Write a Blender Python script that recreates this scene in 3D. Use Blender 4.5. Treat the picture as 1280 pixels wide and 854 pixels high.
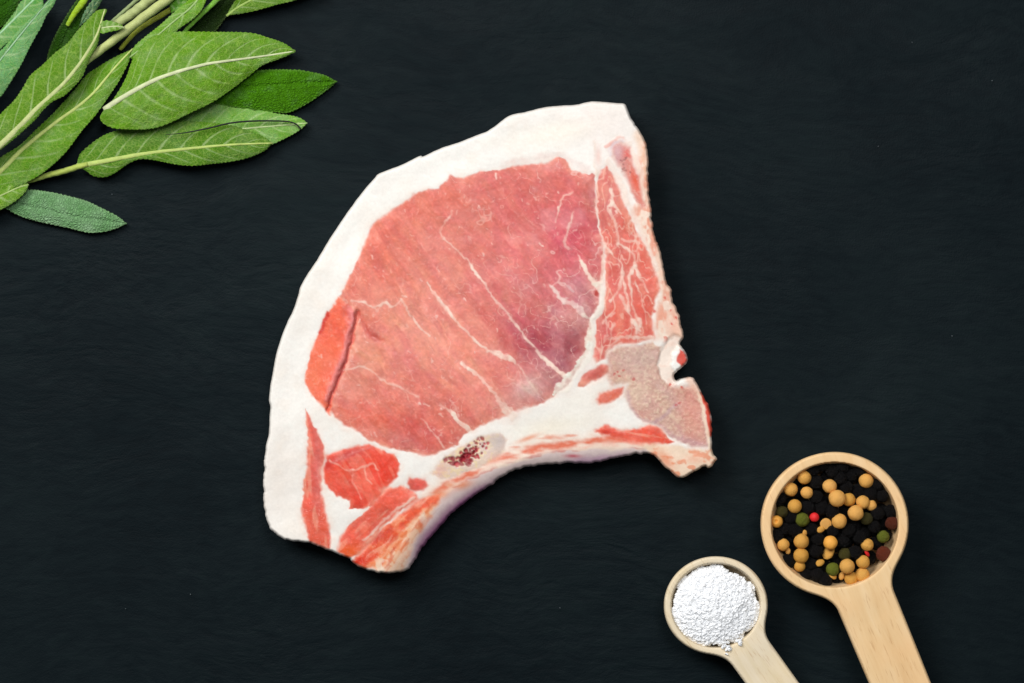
import bpy, bmesh, math, random
import numpy as np
from mathutils import Vector, Matrix, noise as mnoise

for o in list(bpy.data.objects):
    bpy.data.objects.remove(o)
random.seed(7)
rng = np.random.default_rng(11)
sc = bpy.context.scene
col = sc.collection

# ------------------------------------------------------------------ camera, light, exposure
S = 0.00034          # metres on the board per photograph pixel
H = 0.90             # camera height
CX, CY = 640.0, 427.0
cam_d = bpy.data.cameras.new('camera')
cam_d.sensor_width = 36
cam_d.lens = 36 * H / (1280 * S)
cam_d.clip_start = 0.01
cam_d.clip_end = 20
cam = bpy.data.objects.new('camera', cam_d)
cam.location = (0, 0, H)
col.objects.link(cam)
sc.camera = cam

w = bpy.data.worlds.new('World')
sc.world = w
w.use_nodes = True
w.node_tree.nodes['Background'].inputs[0].default_value = (0.92, 0.97, 1.0, 1)
w.node_tree.nodes['Background'].inputs[1].default_value = 0.09

def area(name, loc, target, sx, sy, power, color):
    d = bpy.data.lights.new(name, 'AREA')
    d.shape = 'RECTANGLE'; d.size = sx; d.size_y = sy
    d.energy = power; d.color = color
    o = bpy.data.objects.new(name, d)
    o.location = loc
    o.rotation_euler = (Vector(target) - Vector(loc)).to_track_quat('-Z', 'Y').to_euler()
    col.objects.link(o)
    return o
area('softbox_key', (-0.70, 0.68, 1.10), (0.0, 0.0, 0.0), 0.55, 0.7, 18.5, (1.0, 0.985, 0.96))
area('softbox_fill', (0.14, 0.40, 1.20), (0.05, 0.05, 0), 0.4, 0.4, 7.0, (0.97, 0.985, 1.0))

sc.view_settings.view_transform = 'Standard'
sc.view_settings.look = 'None'
sc.view_settings.exposure = 0.0
sc.view_settings.gamma = 1.0
sc.view_settings.use_curve_mapping = False
sc.render.engine = 'CYCLES'

# ------------------------------------------------------------------ helpers
def lin(c):
    c = np.asarray(c, float) / 255.0
    return np.where(c <= 0.04045, c / 12.92, ((c + 0.055) / 1.055) ** 2.4)

def world(px, py, z):
    k = S * (H - z) / H
    return np.stack([(px - CX) * k, -(py - CY) * k, z], -1)

def W(px, py, z):
    k = S * (H - z) / H
    return Vector(((px - CX) * k, -(py - CY) * k, z))

def sstep(a, b, x):
    t = np.clip((x - a) / (b - a), 0, 1)
    return t * t * (3 - 2 * t)

_lat = {}
def vnoise(x, y, scale, seed=0):
    if seed not in _lat:
        _lat[seed] = np.random.default_rng(seed + 100).uniform(-1, 1, (256, 256))
    L = _lat[seed]
    x = x / scale; y = y / scale
    xi = np.floor(x).astype(int); yi = np.floor(y).astype(int)
    fx = x - xi; fy = y - yi
    fx = fx * fx * fx * (fx * (fx * 6 - 15) + 10); fy = fy * fy * fy * (fy * (fy * 6 - 15) + 10)
    x0 = xi % 256; x1 = (xi + 1) % 256; y0 = yi % 256; y1 = (yi + 1) % 256
    return (L[y0, x0] * (1 - fx) * (1 - fy) + L[y0, x1] * fx * (1 - fy)
            + L[y1, x0] * (1 - fx) * fy + L[y1, x1] * fx * fy)

def fbm(x, y, scale, seed=0, octv=4, gain=0.5):
    r = 0; a = 1; n = 0
    for k in range(octv):
        r = r + a * vnoise(x + 37.1 * k, y + 91.7 * k, scale / 2 ** k, seed + k)
        n += a; a *= gain
    return r / n

def catmull(pts, n, closed=False):
    p = np.asarray(pts, float)
    if closed:
        p = np.vstack([p[-1], p, p[0], p[1]])
    else:
        p = np.vstack([2 * p[0] - p[1], p, 2 * p[-1] - p[-2]])
    out = []
    for i in range(1, len(p) - 2):
        t = np.linspace(0, 1, 12, endpoint=False)[:, None]
        a, b, c, d = p[i - 1], p[i], p[i + 1], p[i + 2]
        out.append(0.5 * ((2 * b) + (-a + c) * t + (2 * a - 5 * b + 4 * c - d) * t ** 2 + (-a + 3 * b - 3 * c + d) * t ** 3))
    out = np.vstack(out + [p[-2][None]])
    s = np.r_[0, np.cumsum(np.hypot(*np.diff(out, axis=0).T))]
    u = np.linspace(0, s[-1], n)
    return np.stack([np.interp(u, s, out[:, 0]), np.interp(u, s, out[:, 1])], -1)

def polydist(x, y, pts, closed=True):
    p = np.asarray(pts, float)
    q = np.roll(p, -1, 0) if closed else p[1:]
    p = p if closed else p[:-1]
    d = np.full(x.shape, 1e9)
    for (ax, ay), (bx, by) in zip(p, q):
        ex, ey = bx - ax, by - ay
        l2 = ex * ex + ey * ey + 1e-9
        t = np.clip(((x - ax) * ex + (y - ay) * ey) / l2, 0, 1)
        d = np.minimum(d, (x - ax - t * ex) ** 2 + (y - ay - t * ey) ** 2)
    return np.sqrt(d)

def inside(x, y, pts):
    p = np.asarray(pts, float)
    q = np.roll(p, -1, 0)
    r = np.zeros(x.shape, bool)
    for (ax, ay), (bx, by) in zip(p, q):
        if ay == by: continue
        c = ((ay > y) != (by > y)) & (x < (bx - ax) * (y - ay) / (by - ay) + ax)
        r ^= c
    return r

def sdf(x, y, pts):
    """signed distance, positive inside; far points are left at -99"""
    p = np.asarray(pts, float)
    m = (x > p[:, 0].min() - 25) & (x < p[:, 0].max() + 25) & (y > p[:, 1].min() - 25) & (y < p[:, 1].max() + 25)
    out = np.full(x.shape, -99.0)
    if m.any():
        d = polydist(x[m], y[m], p)
        out[m] = np.where(inside(x[m], y[m], p), d, -d)
    return out

def make_mesh(name, verts, faces, mat, parent=None, cols=None, normals=None, smooth=True, fattrs=None):
    me = bpy.data.meshes.new(name)
    me.from_pydata([tuple(v) for v in np.asarray(verts, float)], [], [tuple(int(i) for i in f) for f in faces])
    if smooth:
        me.polygons.foreach_set('use_smooth', [True] * len(me.polygons))
    if cols is not None:
        a = me.attributes.new('tint', 'FLOAT_COLOR', 'POINT')
        c4 = np.ones((len(verts), 4), np.float32); c4[:, :3] = cols
        a.data.foreach_set('color', c4.ravel())
    for k, v in (fattrs or {}).items():
        v = np.asarray(v, np.float32)
        if v.ndim == 1:
            a = me.attributes.new(k, 'FLOAT', 'POINT'); a.data.foreach_set('value', v)
        else:
            a = me.attributes.new(k, 'FLOAT_VECTOR', 'POINT'); a.data.foreach_set('vector', v.ravel())
    me.update()
    if normals is not None:
        me.normals_split_custom_set_from_vertices([tuple(n) for n in np.asarray(normals, float)])
    if mat: me.materials.append(mat)
    o = bpy.data.objects.new(name, me)
    col.objects.link(o)
    if parent: o.parent = parent
    return o

def empty(name, loc, label, cat, group=None, rz=0.0):
    o = bpy.data.objects.new(name, None)
    o.empty_display_size = 0.01
    o.location = loc; o.rotation_euler = (0, 0, rz)
    col.objects.link(o)
    tag(o, label, cat, group)
    return o

def tag(o, label, cat, group=None, kind=None):
    if label: o['label'] = label
    if cat: o['category'] = cat
    if group: o['group'] = group
    if kind: o['kind'] = kind
    return o

def tolocal(v, root):
    """world points to the root's own axes (root.location and z rotation)"""
    v = np.asarray(v, float) - np.array(root.location)
    a = -root.rotation_euler[2]
    c, s = math.cos(a), math.sin(a)
    return np.stack([v[:, 0] * c - v[:, 1] * s, v[:, 0] * s + v[:, 1] * c, v[:, 2]], -1)

class NT:
    """small node-tree writer"""
    def __init__(s, name):
        s.m = bpy.data.materials.new(name); s.m.use_nodes = True
        s.t = s.m.node_tree; s.b = s.t.nodes['Principled BSDF']
    def n(s, typ, ins=None, **kw):
        k = s.t.nodes.new(typ)
        for a, v in kw.items(): setattr(k, a, v)
        for a, v in (ins or {}).items():
            if isinstance(v, bpy.types.NodeSocket): s.t.links.new(v, k.inputs[a])
            else: k.inputs[a].default_value = v
        return k
    def set(s, **kw):
        for a, v in kw.items():
            i = s.b.inputs[a.replace('_', ' ')]
            if isinstance(v, bpy.types.NodeSocket): s.t.links.new(v, i)
            else: i.default_value = v
    def attr(s, name): return s.n('ShaderNodeAttribute', attribute_name=name)
    def mix(s, f, a, b, typ='MIX'):
        k = s.n('ShaderNodeMix', data_type='RGBA', blend_type=typ)
        for i, v in ((0, f), (6, a), (7, b)):
            if isinstance(v, bpy.types.NodeSocket): s.t.links.new(v, k.inputs[i])
            else: k.inputs[i].default_value = v if i == 0 else (*v[:3], 1)
        return k.outputs[2]
    def math(s, op, a, b=0.0, c=0.0):
        k = s.n('ShaderNodeMath', operation=op)
        for i, v in enumerate((a, b, c)):
            if isinstance(v, bpy.types.NodeSocket): s.t.links.new(v, k.inputs[i])
            else: k.inputs[i].default_value = v
        return k.outputs[0]
    def noise(s, vec, scale, detail=3, rough=0.5, dist=0.0):
        k = s.n('ShaderNodeTexNoise', {'Scale': scale, 'Detail': detail, 'Roughness': rough, 'Distortion': dist})
        s.t.links.new(vec, k.inputs['Vector'])
        return k.outputs['Fac']
    def ramp(s, f, stops):
        k = s.n('ShaderNodeValToRGB')
        s.t.links.new(f, k.inputs[0])
        e = k.color_ramp.elements
        while len(e) > len(stops): e.remove(e[-1])
        while len(e) < len(stops): e.new(0.5)
        for q, (p, c) in zip(e, stops):
            q.position = p; q.color = (*c, 1) if len(c) == 3 else c
        return k.outputs['Color']
    def maprange(s, v, a, b, c=0.0, d=1.0):
        k = s.n('ShaderNodeMapRange', {'Value': v, 'From Min': a, 'From Max': b, 'To Min': c, 'To Max': d})
        return k.outputs[0]
    def bump(s, h, strength, dist, normal=None):
        k = s.n('ShaderNodeBump', {'Height': h, 'Strength': strength, 'Distance': dist})
        if normal: s.t.links.new(normal, k.inputs['Normal'])
        return k.outputs[0]

# ------------------------------------------------------------------ slate board
def mat_slate():
    t = NT('slate')
    co = t.n('ShaderNodeTexCoord').outputs['Object']
    warp = t.n('ShaderNodeTexNoise', {'Scale': 5.0, 'Detail': 3.0}); t.t.links.new(co, warp.inputs['Vector'])
    wv = t.n('ShaderNodeVectorMath', {0: warp.outputs['Color'], 'Scale': 0.09}, operation='SCALE').outputs[0]
    c2 = t.n('ShaderNodeVectorMath', {0: co, 1: wv}, operation='ADD').outputs[0]
    mp = t.n('ShaderNodeMapping', {'Vector': c2, 'Rotation': (0, 0, math.radians(8)), 'Scale': (0.30, 1.0, 1.0)}).outputs[0]
    n1 = t.noise(mp, 330, 5, 0.62, 0.3)
    n2 = t.noise(mp, 75, 4, 0.55, 0.5)
    n3 = t.noise(co, 9, 3, 0.5)
    n4 = t.noise(co, 1600, 2, 0.5)
    h = t.math('MULTIPLY', t.math('ADD', t.math('MULTIPLY', n1, 0.5), t.math('MULTIPLY', n2, 1.0)), t.maprange(t.noise(co, 6, 3, .6, 1.0), .35, .65, .25, 1.1))
    h = t.math('ADD', h, t.math('MULTIPLY', n4, 0.16))
    c = t.ramp(t.math('ADD', t.math('MULTIPLY', n1, 0.5), t.math('MULTIPLY', n3, 0.62)),
               [(0.25, (0.0022, 0.0044, 0.0060)), (0.5, (0.0039, 0.0078, 0.0100)), (0.75, (0.0070, 0.0128, 0.0148))])
    t.set(Base_Color=c, Roughness=t.maprange(n2, 0.3, 0.7, 0.50, 0.66), Specular_IOR_Level=0.055,
          Normal=t.bump(h, 0.75, 0.0012))
    return t.m
MS = mat_slate()
def board():
    nx, ny = 250, 200
    xs = np.linspace(-0.75, 0.75, nx); ys = np.linspace(-0.6, 0.6, ny)
    X, Y = np.meshgrid(xs, ys)
    Z = 0.00025 * fbm(X * 1000, Y * 2600, 60, 5, 3) - 0.00035
    v = np.stack([X, Y, Z], -1).reshape(-1, 3)
    idx = np.arange(nx * ny).reshape(ny, nx)
    f = np.stack([idx[:-1, :-1], idx[:-1, 1:], idx[1:, 1:], idx[1:, :-1]], -1).reshape(-1, 4).tolist()
    ring = list(idx[0, :]) + list(idx[1:, -1]) + list(idx[-1, -2::-1]) + list(idx[-2:0:-1, 0])
    base = len(v)
    low = v[ring].copy(); low[:, 2] = -0.009
    v = np.vstack([v, low])
    n = len(ring)
    for i in range(n):
        j = (i + 1) % n
        f.append((ring[j], ring[i], base + i, base + j))
    f.append([base + i for i in range(n)][::-1])
    o = make_mesh('slate_board', v, f, MS)
    tag(o, 'dark blue-black slate board with faint cleft ripples', 'board', None, 'structure')
board()

# ------------------------------------------------------------------ pork chop
OUT = [(620,157),(637,144.7),(657,140),(680,134.5),(702,132),(721,131),(740,127),(770,129),(781,130),(785,138),(790.5,151),
 (802.7,168),(809.5,188),(810.5,212),(811,240),(813.6,258),(817,287),(824,311),(828,328),(833,352),(840,362),(839,369),(846.8,388),
 (850,400),(854,419),(850,428.5),(856.4,438),(859.7,451.4),(852,461),(843,468),(846,476),(858,471.6),(867.8,474),(875.8,489),(886.6,509),
 (889.8,533),(890.6,565),(896.8,574),(886,586),(881,582),(862,592.8),(849,597.6),(832.7,585),(822,573),(805.8,567),(768,572.6),(738,579),
 (707,579),(682,581),(655,585),(634,592.7),(610.6,608.5),(589.6,622),(568.5,639),(545,664),(531.6,680),(520,698),(514,707),(509,713),
 (480,716.7),(457.7,711.7),(443,705.6),(435.5,698),(413.4,689.6),(386,678.6),(359,675),(340,662.6),(333.5,650),(329.3,628),(329.3,606),
 (331.8,562),(336,542),(337,520),(338,509),(336.3,501),(337.5,485),(341,465.6),(346,440),(356,410),(366,389),(373,368),(375,360),(383.7,344),
 (395,327),(413.6,296.5),(432,269),(451,243),(468,223),(474,217),(500.6,206.7),(525,195),(529,195.6),(553,184.6),(571,179),(594,170),(609,164)]
OUTC = catmull(OUT, 900, True)[:-1]
_t = np.roll(OUTC, -1, 0) - np.roll(OUTC, 1, 0); _t /= np.linalg.norm(_t, axis=1)[:, None]
_k = np.arange(len(OUTC)) * 2.4
_amp = np.where((OUTC[:, 0] > 790) | (OUTC[:, 1] > 560), 1.2, 0.22)
OUTC = OUTC + np.stack([_t[:, 1], -_t[:, 0]], -1) * (_amp * (vnoise(_k, _k * 0 + 3.3, 7.0, 401) + .5 * vnoise(_k, _k * 0 + 8.1, 3.0, 403)))[:, None]
MEMB = [(505,716),(516,705),(531.6,680),(545,664),(568.5,639),(589.6,622),(610.6,608.5),(634,592.7),(655,585),(682,581),(707,579),(738,579),(768,572.6),(805,567)]

EYE = [(426,371),(438,346),(444,331),(451,316),(458.6,295.5),(466,282),(479,271),(500,258),(520,244),(532,239),(547,235),(558,229),(564,221),(571,222),(579,221.5),
 (597,215.7),(620,212.5),(644,209),(657.5,204.6),(672,205.6),(687,203.7),(700,198),(708,200),(714,211),(742,220),(745,250),(746,283),(755,306),(754,330),(751,352),(746,380),
 (738,398),(739,412),(738,428),(728,452),(714,472),(706,484),(690,496),(672,506),(655,510),(638,514),(634,519),(615,527),(593,538),(579,544),(573,556),(556,561),
 (545,568.5),(532,569.5),(511,566),(480,558),(462,549),(431,531),(416,516),(410,500),(420,470),(432,440),(438,415),(437,398),(426,385)]
LOBE = [(424,372),(419,381),(411,390),(405,400),(398,418),(390,439),(384,455),(382,468),(384.7,485.5),(391.7,499),(405.6,510),(414,517),(420,490),(432,455),(442,425),(445,400),(438,384)]
SPIN = [(745,232),(750,214),(757,206),(766,220),(774,240),(786,266),(798,292),(812,322),(824,350),(826,362),(820,372),(816,400),(817,424),(800,426),(776,430),(762,438),(757,448),(746,453),(741,446),
 (743,425),(745,404),(755,385),(757,360),(756,330),(757,308),(748,284)]
TOPB = [(763,182),(772,177),(781,180),(787,186),(790,196),(793,208),(799,225),(804,243),(806,258),(801,262),(794,248),(786,232),(777,215),(768,200)]
CHINE = [(760,442),(776,434),(811,428.5),(824.7,434),(822,455),(827,471),(843,483),(866,481),(874,494),(879,509),(882,535),(884,557),(872,560),(851,552),(819,531),(797.7,520),(784,504),(781.6,493),
 (787,479),(765,481),(758.7,469)]
OVAL1 = [(722,482),(727,470),(738,462),(750,457),(758,458),(759,466),(750,473),(738,478),(728,484)]
OVAL2 = [(744,499),(748,492),(760,488),(770,485),(779,485),(778,493),(770,500),(758,505),(748,505)]
LOWR = [(744,540),(757,531),(779,539),(800,536),(814,531),(826,538),(843.5,552),(834,556),(819,555),(792,552),(768,547)]
RIB = [(540,592),(548,580),(558,569.5),(581,554.8),(606,546),(625,542),(634,549),(632,562),(615,574),(598,584),(573,595),(550,597)]
STRIP = [(383,512),(388,520),(394,535),(404,556),(406,569),(402,588),(401,601),(403,620),(406,640),(411,660),(413.5,676),(412,686),(386,676),(380,653),(378,630),(380,606),(385,577),(386,545)]
ROUND = [(404.8,586),(408.5,569),(430.6,560.6),(460,554.5),(477,562),(492,569),(500.7,581.5),(497,596),(487,606),(480,616),(467.5,630.6),(452.7,636.8),(436.8,635.5),(438,626),(423,623),(411,611),(403.6,598.7)]
BAND = [(424,690),(426,671),(440,652),(459,639),(473,621),(485,611),(504,607),(518,616),(522,626),(501,638),(481,658),(466,676),(447,693),(435.5,698)]
SMALLO = [(509,604),(514,598),(523,597),(532,600),(535,607),(529,614),(520,616),(512,612)]
LOWST = [(440,702),(452,689),(466,675),(481,660),(493,650),(505,639),(518,629),(533,622),(550,618),(548,630),(528,643),(514,658),(499,677),(484,695),(472,709),(455,711)]
REDSP = [(846,452),(851,437),(855,441),(857.5,450),(851,457)]
CANAL = [(852,425),(840,444),(838,458),(846,475),(838,482),(827,474),(823,458),(824,440),(830,430),(842,420)]

NOSEAM = []
def chop():
    x0, y0, x1, y1 = 324, 120, 902, 722
    nx, ny = x1 - x0 + 1, y1 - y0 + 1
    gx, gy = np.meshgrid(np.arange(x0, x1 + 1, dtype=float), np.arange(y0, y1 + 1, dtype=float))
    D = np.full(gx.shape, -1.0)
    ins = inside(gx, gy, OUTC)
    # nearest outline point, chunked
    fx, fy = gx[ins], gy[ins]
    dd = np.empty(fx.shape); px_ = np.empty(fx.shape); py_ = np.empty(fx.shape)
    A = OUTC; B = np.roll(OUTC, -1, 0); E = B - A; L2 = (E ** 2).sum(1)
    for s in range(0, len(fx), 20000):
        X = fx[s:s + 20000, None]; Y = fy[s:s + 20000, None]
        t = np.clip(((X - A[:, 0]) * E[:, 0] + (Y - A[:, 1]) * E[:, 1]) / L2, 0, 1)
        qx = A[:, 0] + t * E[:, 0]; qy = A[:, 1] + t * E[:, 1]
        d2 = (X - qx) ** 2 + (Y - qy) ** 2
        k = d2.argmin(1); r = np.arange(len(k))
        dd[s:s + 20000] = np.sqrt(d2[r, k]); px_[s:s + 20000] = qx[r, k]; py_[s:s + 20000] = qy[r, k]
    D[ins] = dd
    NX = gx.copy(); NY = gy.copy(); NX[ins] = px_; NY[ins] = py_
    # organic warp for the inner drawing
    wx = gx + 3.0 * fbm(gx, gy, 20, 21, 3) + 1.0 * vnoise(gx, gy, 4.0, 24)
    wy = gy + 3.0 * fbm(gx, gy, 20, 31, 3) + 1.0 * vnoise(gx, gy, 4.0, 34)

    n8 = fbm(gx, gy, 9, 41, 3); n30 = fbm(gx, gy, 34, 45, 4); n3 = vnoise(gx, gy, 2.6, 51); n90 = fbm(gx, gy, 90, 55, 3)
    ca, sa = math.cos(math.radians(52)), math.sin(math.radians(52))
    ua, va = gx * ca + gy * sa, -gx * sa + gy * ca
    va = va + 5 * vnoise(gx, gy, 38, 66)
    fib = vnoise(ua / 5.0, va, 3.0, 61) * 0.55 + vnoise(ua / 4.0, va, 7.5, 64) * 0.6
    CH = np.stack([0.03 * fbm(gx, gy, 12, 191, 2), 0.08 * fbm(ua / 2, va, 9, 194, 2), 0.09 * fbm(ua / 2, va, 11, 197, 2)], -1)
    C = np.empty(gx.shape + (3,)); C[:] = lin((252, 247, 240))
    R = np.zeros(gx.shape, int)           # 0 = fat seam
    Z = np.zeros(gx.shape)                # relief in pixels
    def put(m, c):
        nonlocal C
        c = lin(c) if not isinstance(c, np.ndarray) or c.ndim == 1 else c
        C = C * (1 - m[..., None]) + c * m[..., None]
    def blob(x, y, rx, ry, rot=0):
        c, s = math.cos(math.radians(rot)), math.sin(math.radians(rot))
        dx, dy = gx - x, gy - y
        return np.exp(-(((dx * c + dy * s) / rx) ** 2 + ((-dx * s + dy * c) / ry) ** 2))
    # fat: warm ivory with blushes
    put(0.30 * sstep(-0.1, 0.5, n30), (250, 240, 228))
    put(0.30 * blob(745, 155, 55, 30), (248, 226, 224))
    put(0.25 * blob(700, 165, 50, 16, -10), (246, 234, 200))
    put(0.22 * sstep(0.1, 0.6, fbm(gx, gy, 22, 71, 3)), (249, 234, 220))
    put(0.22 * blob(350, 600, 26, 70), (246, 226, 212))
    # greyish silverskin just above the eye
    m = sstep(6, 0, np.abs(polydist(wx, wy, [(628,206),(650,201),(675,196),(700,193),(712,200),(735,212)], False) - 1)) * 0.55
    put(m * (0.6 + 0.4 * n8), (226, 190, 180))
    fatcap_line = [(745,-50),(745,150),(768,172),(752,190),(742,215)] + EYE[:29][::-1] + LOBE[1:10] + [(384,505),(386,545),(385,577),(380,606),(378,640),(384,690),(384,800),(-50,800),(-50,-50)]
    capmask = inside(gx, gy, fatcap_line) | ((gy < 172) & (gx < 800))
    R[capmask] = 1

    def muscle(poly, rid, base, soft=1.3, bulge=1.6, mott=1.0, use=None):
        d = sdf(wx, wy, poly)
        sf_ = (soft + .5) * (1.0 + 1.1 * np.clip(n30 + .3 * n8, -.6, 1))
        put(sstep(-9 - 6 * n30, -1, d) * sstep(3, -1, d) * .34 * (.5 + n8) * mott, (250, 214, 196))
        m = sstep(-sf_, sf_, d)
        b = lin(base)[None, None, :] * (1 + mott * (0.11 * n8 + 0.12 * n30 + 0.04 * n3 + 0.05 * fib))[..., None] * (1 + mott * CH)
        put(m, b)
        pale = m * sstep(7.5 + 4 * n30, 0.5, d) * (.30 + .35 * sstep(-.2, .5, n8))
        put(pale * mott * (.8 if rid == 2 else .4), (244, 190, 168))
        put(m * .18 * mott * sstep(.12, .6, fbm(gx, gy, 24, 141 + rid, 3)), (240, 170, 150))
        put(m * .22 * mott * sstep(.15, .6, fbm(gx, gy, 26, 161 + rid, 3)), (204, 78, 66))
        R[d > 0] = rid
        Z[:] = Z + .6 * bulge * sstep(-2, 18, d) - 0.25 * np.exp(-(d / 2.4) ** 2)
        return m, d

    # ---- right edge: cream and orange rind of the cut
    edge = polydist(gx, gy, [(800,170),(808,190),(809,240),(816,290),(827,330),(836,365),(846,395),(852,425)], False)
    put(sstep(13, 3, edge) * (0.75 + 0.3 * n8), (244, 204, 172))
    put(sstep(0.0, 0.5, n8) * sstep(12, 5, edge) * 0.7, (236, 150, 118))
    rg_ = sstep(-6, 8, sdf(gx + 3 * n8, gy, [(800,172),(812,186),(816,250),(822,290),(832,330),(842,362),(856,400),(858,428),(838,428),(820,424),(818,395),(826,362),(818,335),(802,296),(790,265),(800,240),(796,205)]))
    put(rg_ * .85, (247, 206, 182)); put(rg_ * sstep(-.1, .35, fbm(gx, gy / 2.2, 8, 281, 3)) * .75, (238, 146, 114)); put(rg_ * sstep(.2, .5, fbm(gx, gy / 1.6, 7, 285, 2)) * .8, (252, 234, 216))
    put(rg_ * sstep(.3, .55, fbm(gx, gy, 8, 289, 2)) * sstep(340, 370, gy) * .75, (222, 88, 72))
    # ---- eye of the loin
    m, dE = muscle(EYE, 2, (228, 138, 124), 1.5, 2.4)
    put(m * .18 * sstep(.6, 1.1, n3 + .5 * vnoise(gx, gy, 1.6, 53)), (246, 204, 190))
    for (x, y, rx, ry, rot, c, s) in [
        (495,300,55,50,-40,(228,128,106),.9), (465,345,40,60,20,(232,130,106),.7), (600,242,95,32,-12,(219,124,114),.85), (540,255,40,24,-25,(226,126,102),.6),
        (560,340,80,55,45,(226,146,132),.7), (530,425,80,55,30,(242,170,152),.9), (455,450,36,46,10,(232,166,142),.8), (600,340,40,70,-40,(228,142,130),.5),
        (650,285,60,45,0,(220,118,116),.7), (715,300,42,62,10,(222,104,120),.95), (690,355,60,40,30,(222,128,134),.6), (625,310,40,30,40,(224,128,122),.5),
        (660,402,44,36,40,(218,114,124),.85), (693,447,50,34,40,(158,66,88),1.0), (714,410,30,30,0,(170,86,102),.85), (668,430,26,18,40,(196,86,104),.7), (655,490,32,18,-20,(228,208,204),.95), (690,480,30,14,-30,(196,136,140),.6),
        (734,385,14,30,10,(200,156,160),.7), (722,360,26,20,30,(210,156,162),.65), (700,392,26,8,25,(206,160,164),.5), (600,475,60,40,40,(238,158,142),.7), (497,532,44,18,20,(222,92,78),.75), (536,532,26,24,0,(216,112,104),.65), (490,545,30,9,18,(222,160,158),.5),
        (460,525,30,22,25,(232,130,106),.6), (560,510,46,26,40,(230,138,122),.6), (640,360,60,20,50,(230,152,140),.55), (590,282,40,30,0,(220,134,120),.5), (738,245,14,40,0,(214,136,130),.6), (455,400,26,14,30,(222,120,100),.6)]:
        put(m * blob(x, y, rx, ry, rot) * s, (lin(c)[None, None, :] * (1 + 0.09 * n8 + 0.07 * fib + 0.04 * n3)[..., None] * (1 + CH)))
    put(m * 0.16 * sstep(0.2, 0.8, fib * .6 + 0.8 * n8), (244, 192, 176))
    put(m * 0.16 * sstep(0.15, 0.7, -fib * 0.5 - 0.8 * n30), (200, 92, 88))
    put(m * .30 * sstep(.1, .6, fbm(ua / 3.2, va, 20, 295, 3)), (244, 176, 160))
    put(m * .30 * sstep(.1, .6, fbm(ua / 3.2, va + 300, 17, 299, 3)), (204, 92, 90))
    # faint pale webs and flecks of marbling
    web = sstep(0.035, 0.0, np.abs(fbm(gx, gy, 26, 81, 3))) * sstep(-0.1, 0.35, fbm(gx, gy, 40, 85, 2))
    put(m * web * 0.42, (244, 206, 194))
    web2 = sstep(0.05, 0.0, np.abs(fbm(ua / 1.8, va, 15, 91, 3))) * sstep(0.05, 0.4, fbm(gx, gy, 36, 95, 2))
    put(m * web2 * 0.32, (246, 208, 198))
    web3 = sstep(0.05, 0.0, np.abs(fbm(gx * .9, gy, 22, 301, 3))) * sstep(.0, .3, fbm(gx, gy, 30, 305, 2)) * sstep(610, 700, gx)
    put(m * web3 * .6, (246, 214, 206)); 
    put(m * .35 * sstep(.15, .5, fbm(gx, gy, 30, 309, 3)) * sstep(600, 690, gx), (228, 168, 170))
    # ---- side lobe with the folded seam
    ml, dL = muscle(LOBE, 3, (246, 124, 94), 1.4, 1.2)
    put(ml * sstep(10, 0, polydist(wx, wy, [(438,385),(440,410),(434,440),(424,470),(412,500)], False)) * 0.75, (226, 138, 136))
    seam = polydist(wx, wy, [(446,390),(443,405),(440,426),(432,452),(424,475),(416,495),(411,512)], False)
    put(sstep(2.6, 0.4, seam) * (.28 + .5 * sstep(420, 470, gy)) * (.8 + .5 * n8), (190, 66, 58)); Z -= 2.6 * np.exp(-(seam / 2.0) ** 2)
    rid_ = polydist(wx, wy, [(440,392),(436,410),(433,430),(425,455),(416,478),(407,500)], False)
    Z += 3.2 * np.exp(-(rid_ / 4.5) ** 2); put(np.exp(-(rid_ / 4.0) ** 2) * .5, (232, 158, 158))
    sea2 = polydist(wx, wy, [(446,392),(452,405),(464,418),(476,424)], False)
    put(sstep(7, 0, sea2) * 0.45 * m, (204, 84, 74)); Z -= 1.0 * np.exp(-(sea2 / 3.0) ** 2)
    put(sstep(4, 0.5, polydist(wx, wy, [(411,391),(406,402),(400,416)], False)) * 0.9, (216, 62, 40))
    put(ml * blob(392, 470, 16, 34) * 0.5, (252, 152, 120))
    # ---- spinalis beside the backbone
    ms, dS = muscle(SPIN, 4, (232, 130, 116), 2.0, 1.6)
    put(ms * blob(758, 250, 14, 34) * 0.6, (214, 128, 126)); put(ms * blob(800, 330, 18, 34, 20) * 0.6, (232, 122, 96))
    put(ms * blob(775, 345, 22, 30) * 0.5, (218, 104, 96)); put(ms * blob(790, 395, 24, 22) * 0.7, (226, 104, 88)); put(ms * blob(755, 425, 12, 24) * 0.6, (212, 112, 110))
    sw = sstep(.09, 0, np.abs(fbm(gx * 1.7, gy * .8, 17, 171, 2)))
    put(ms * sw * .6, (248, 214, 198))
    put(ms * .35 * sstep(0, .5, fbm(gx * 1.5, gy * .7, 14, 175, 3)), (242, 176, 150))
    BR = fbm(gx, gy, 13, 211, 2) * 1.6
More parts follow.
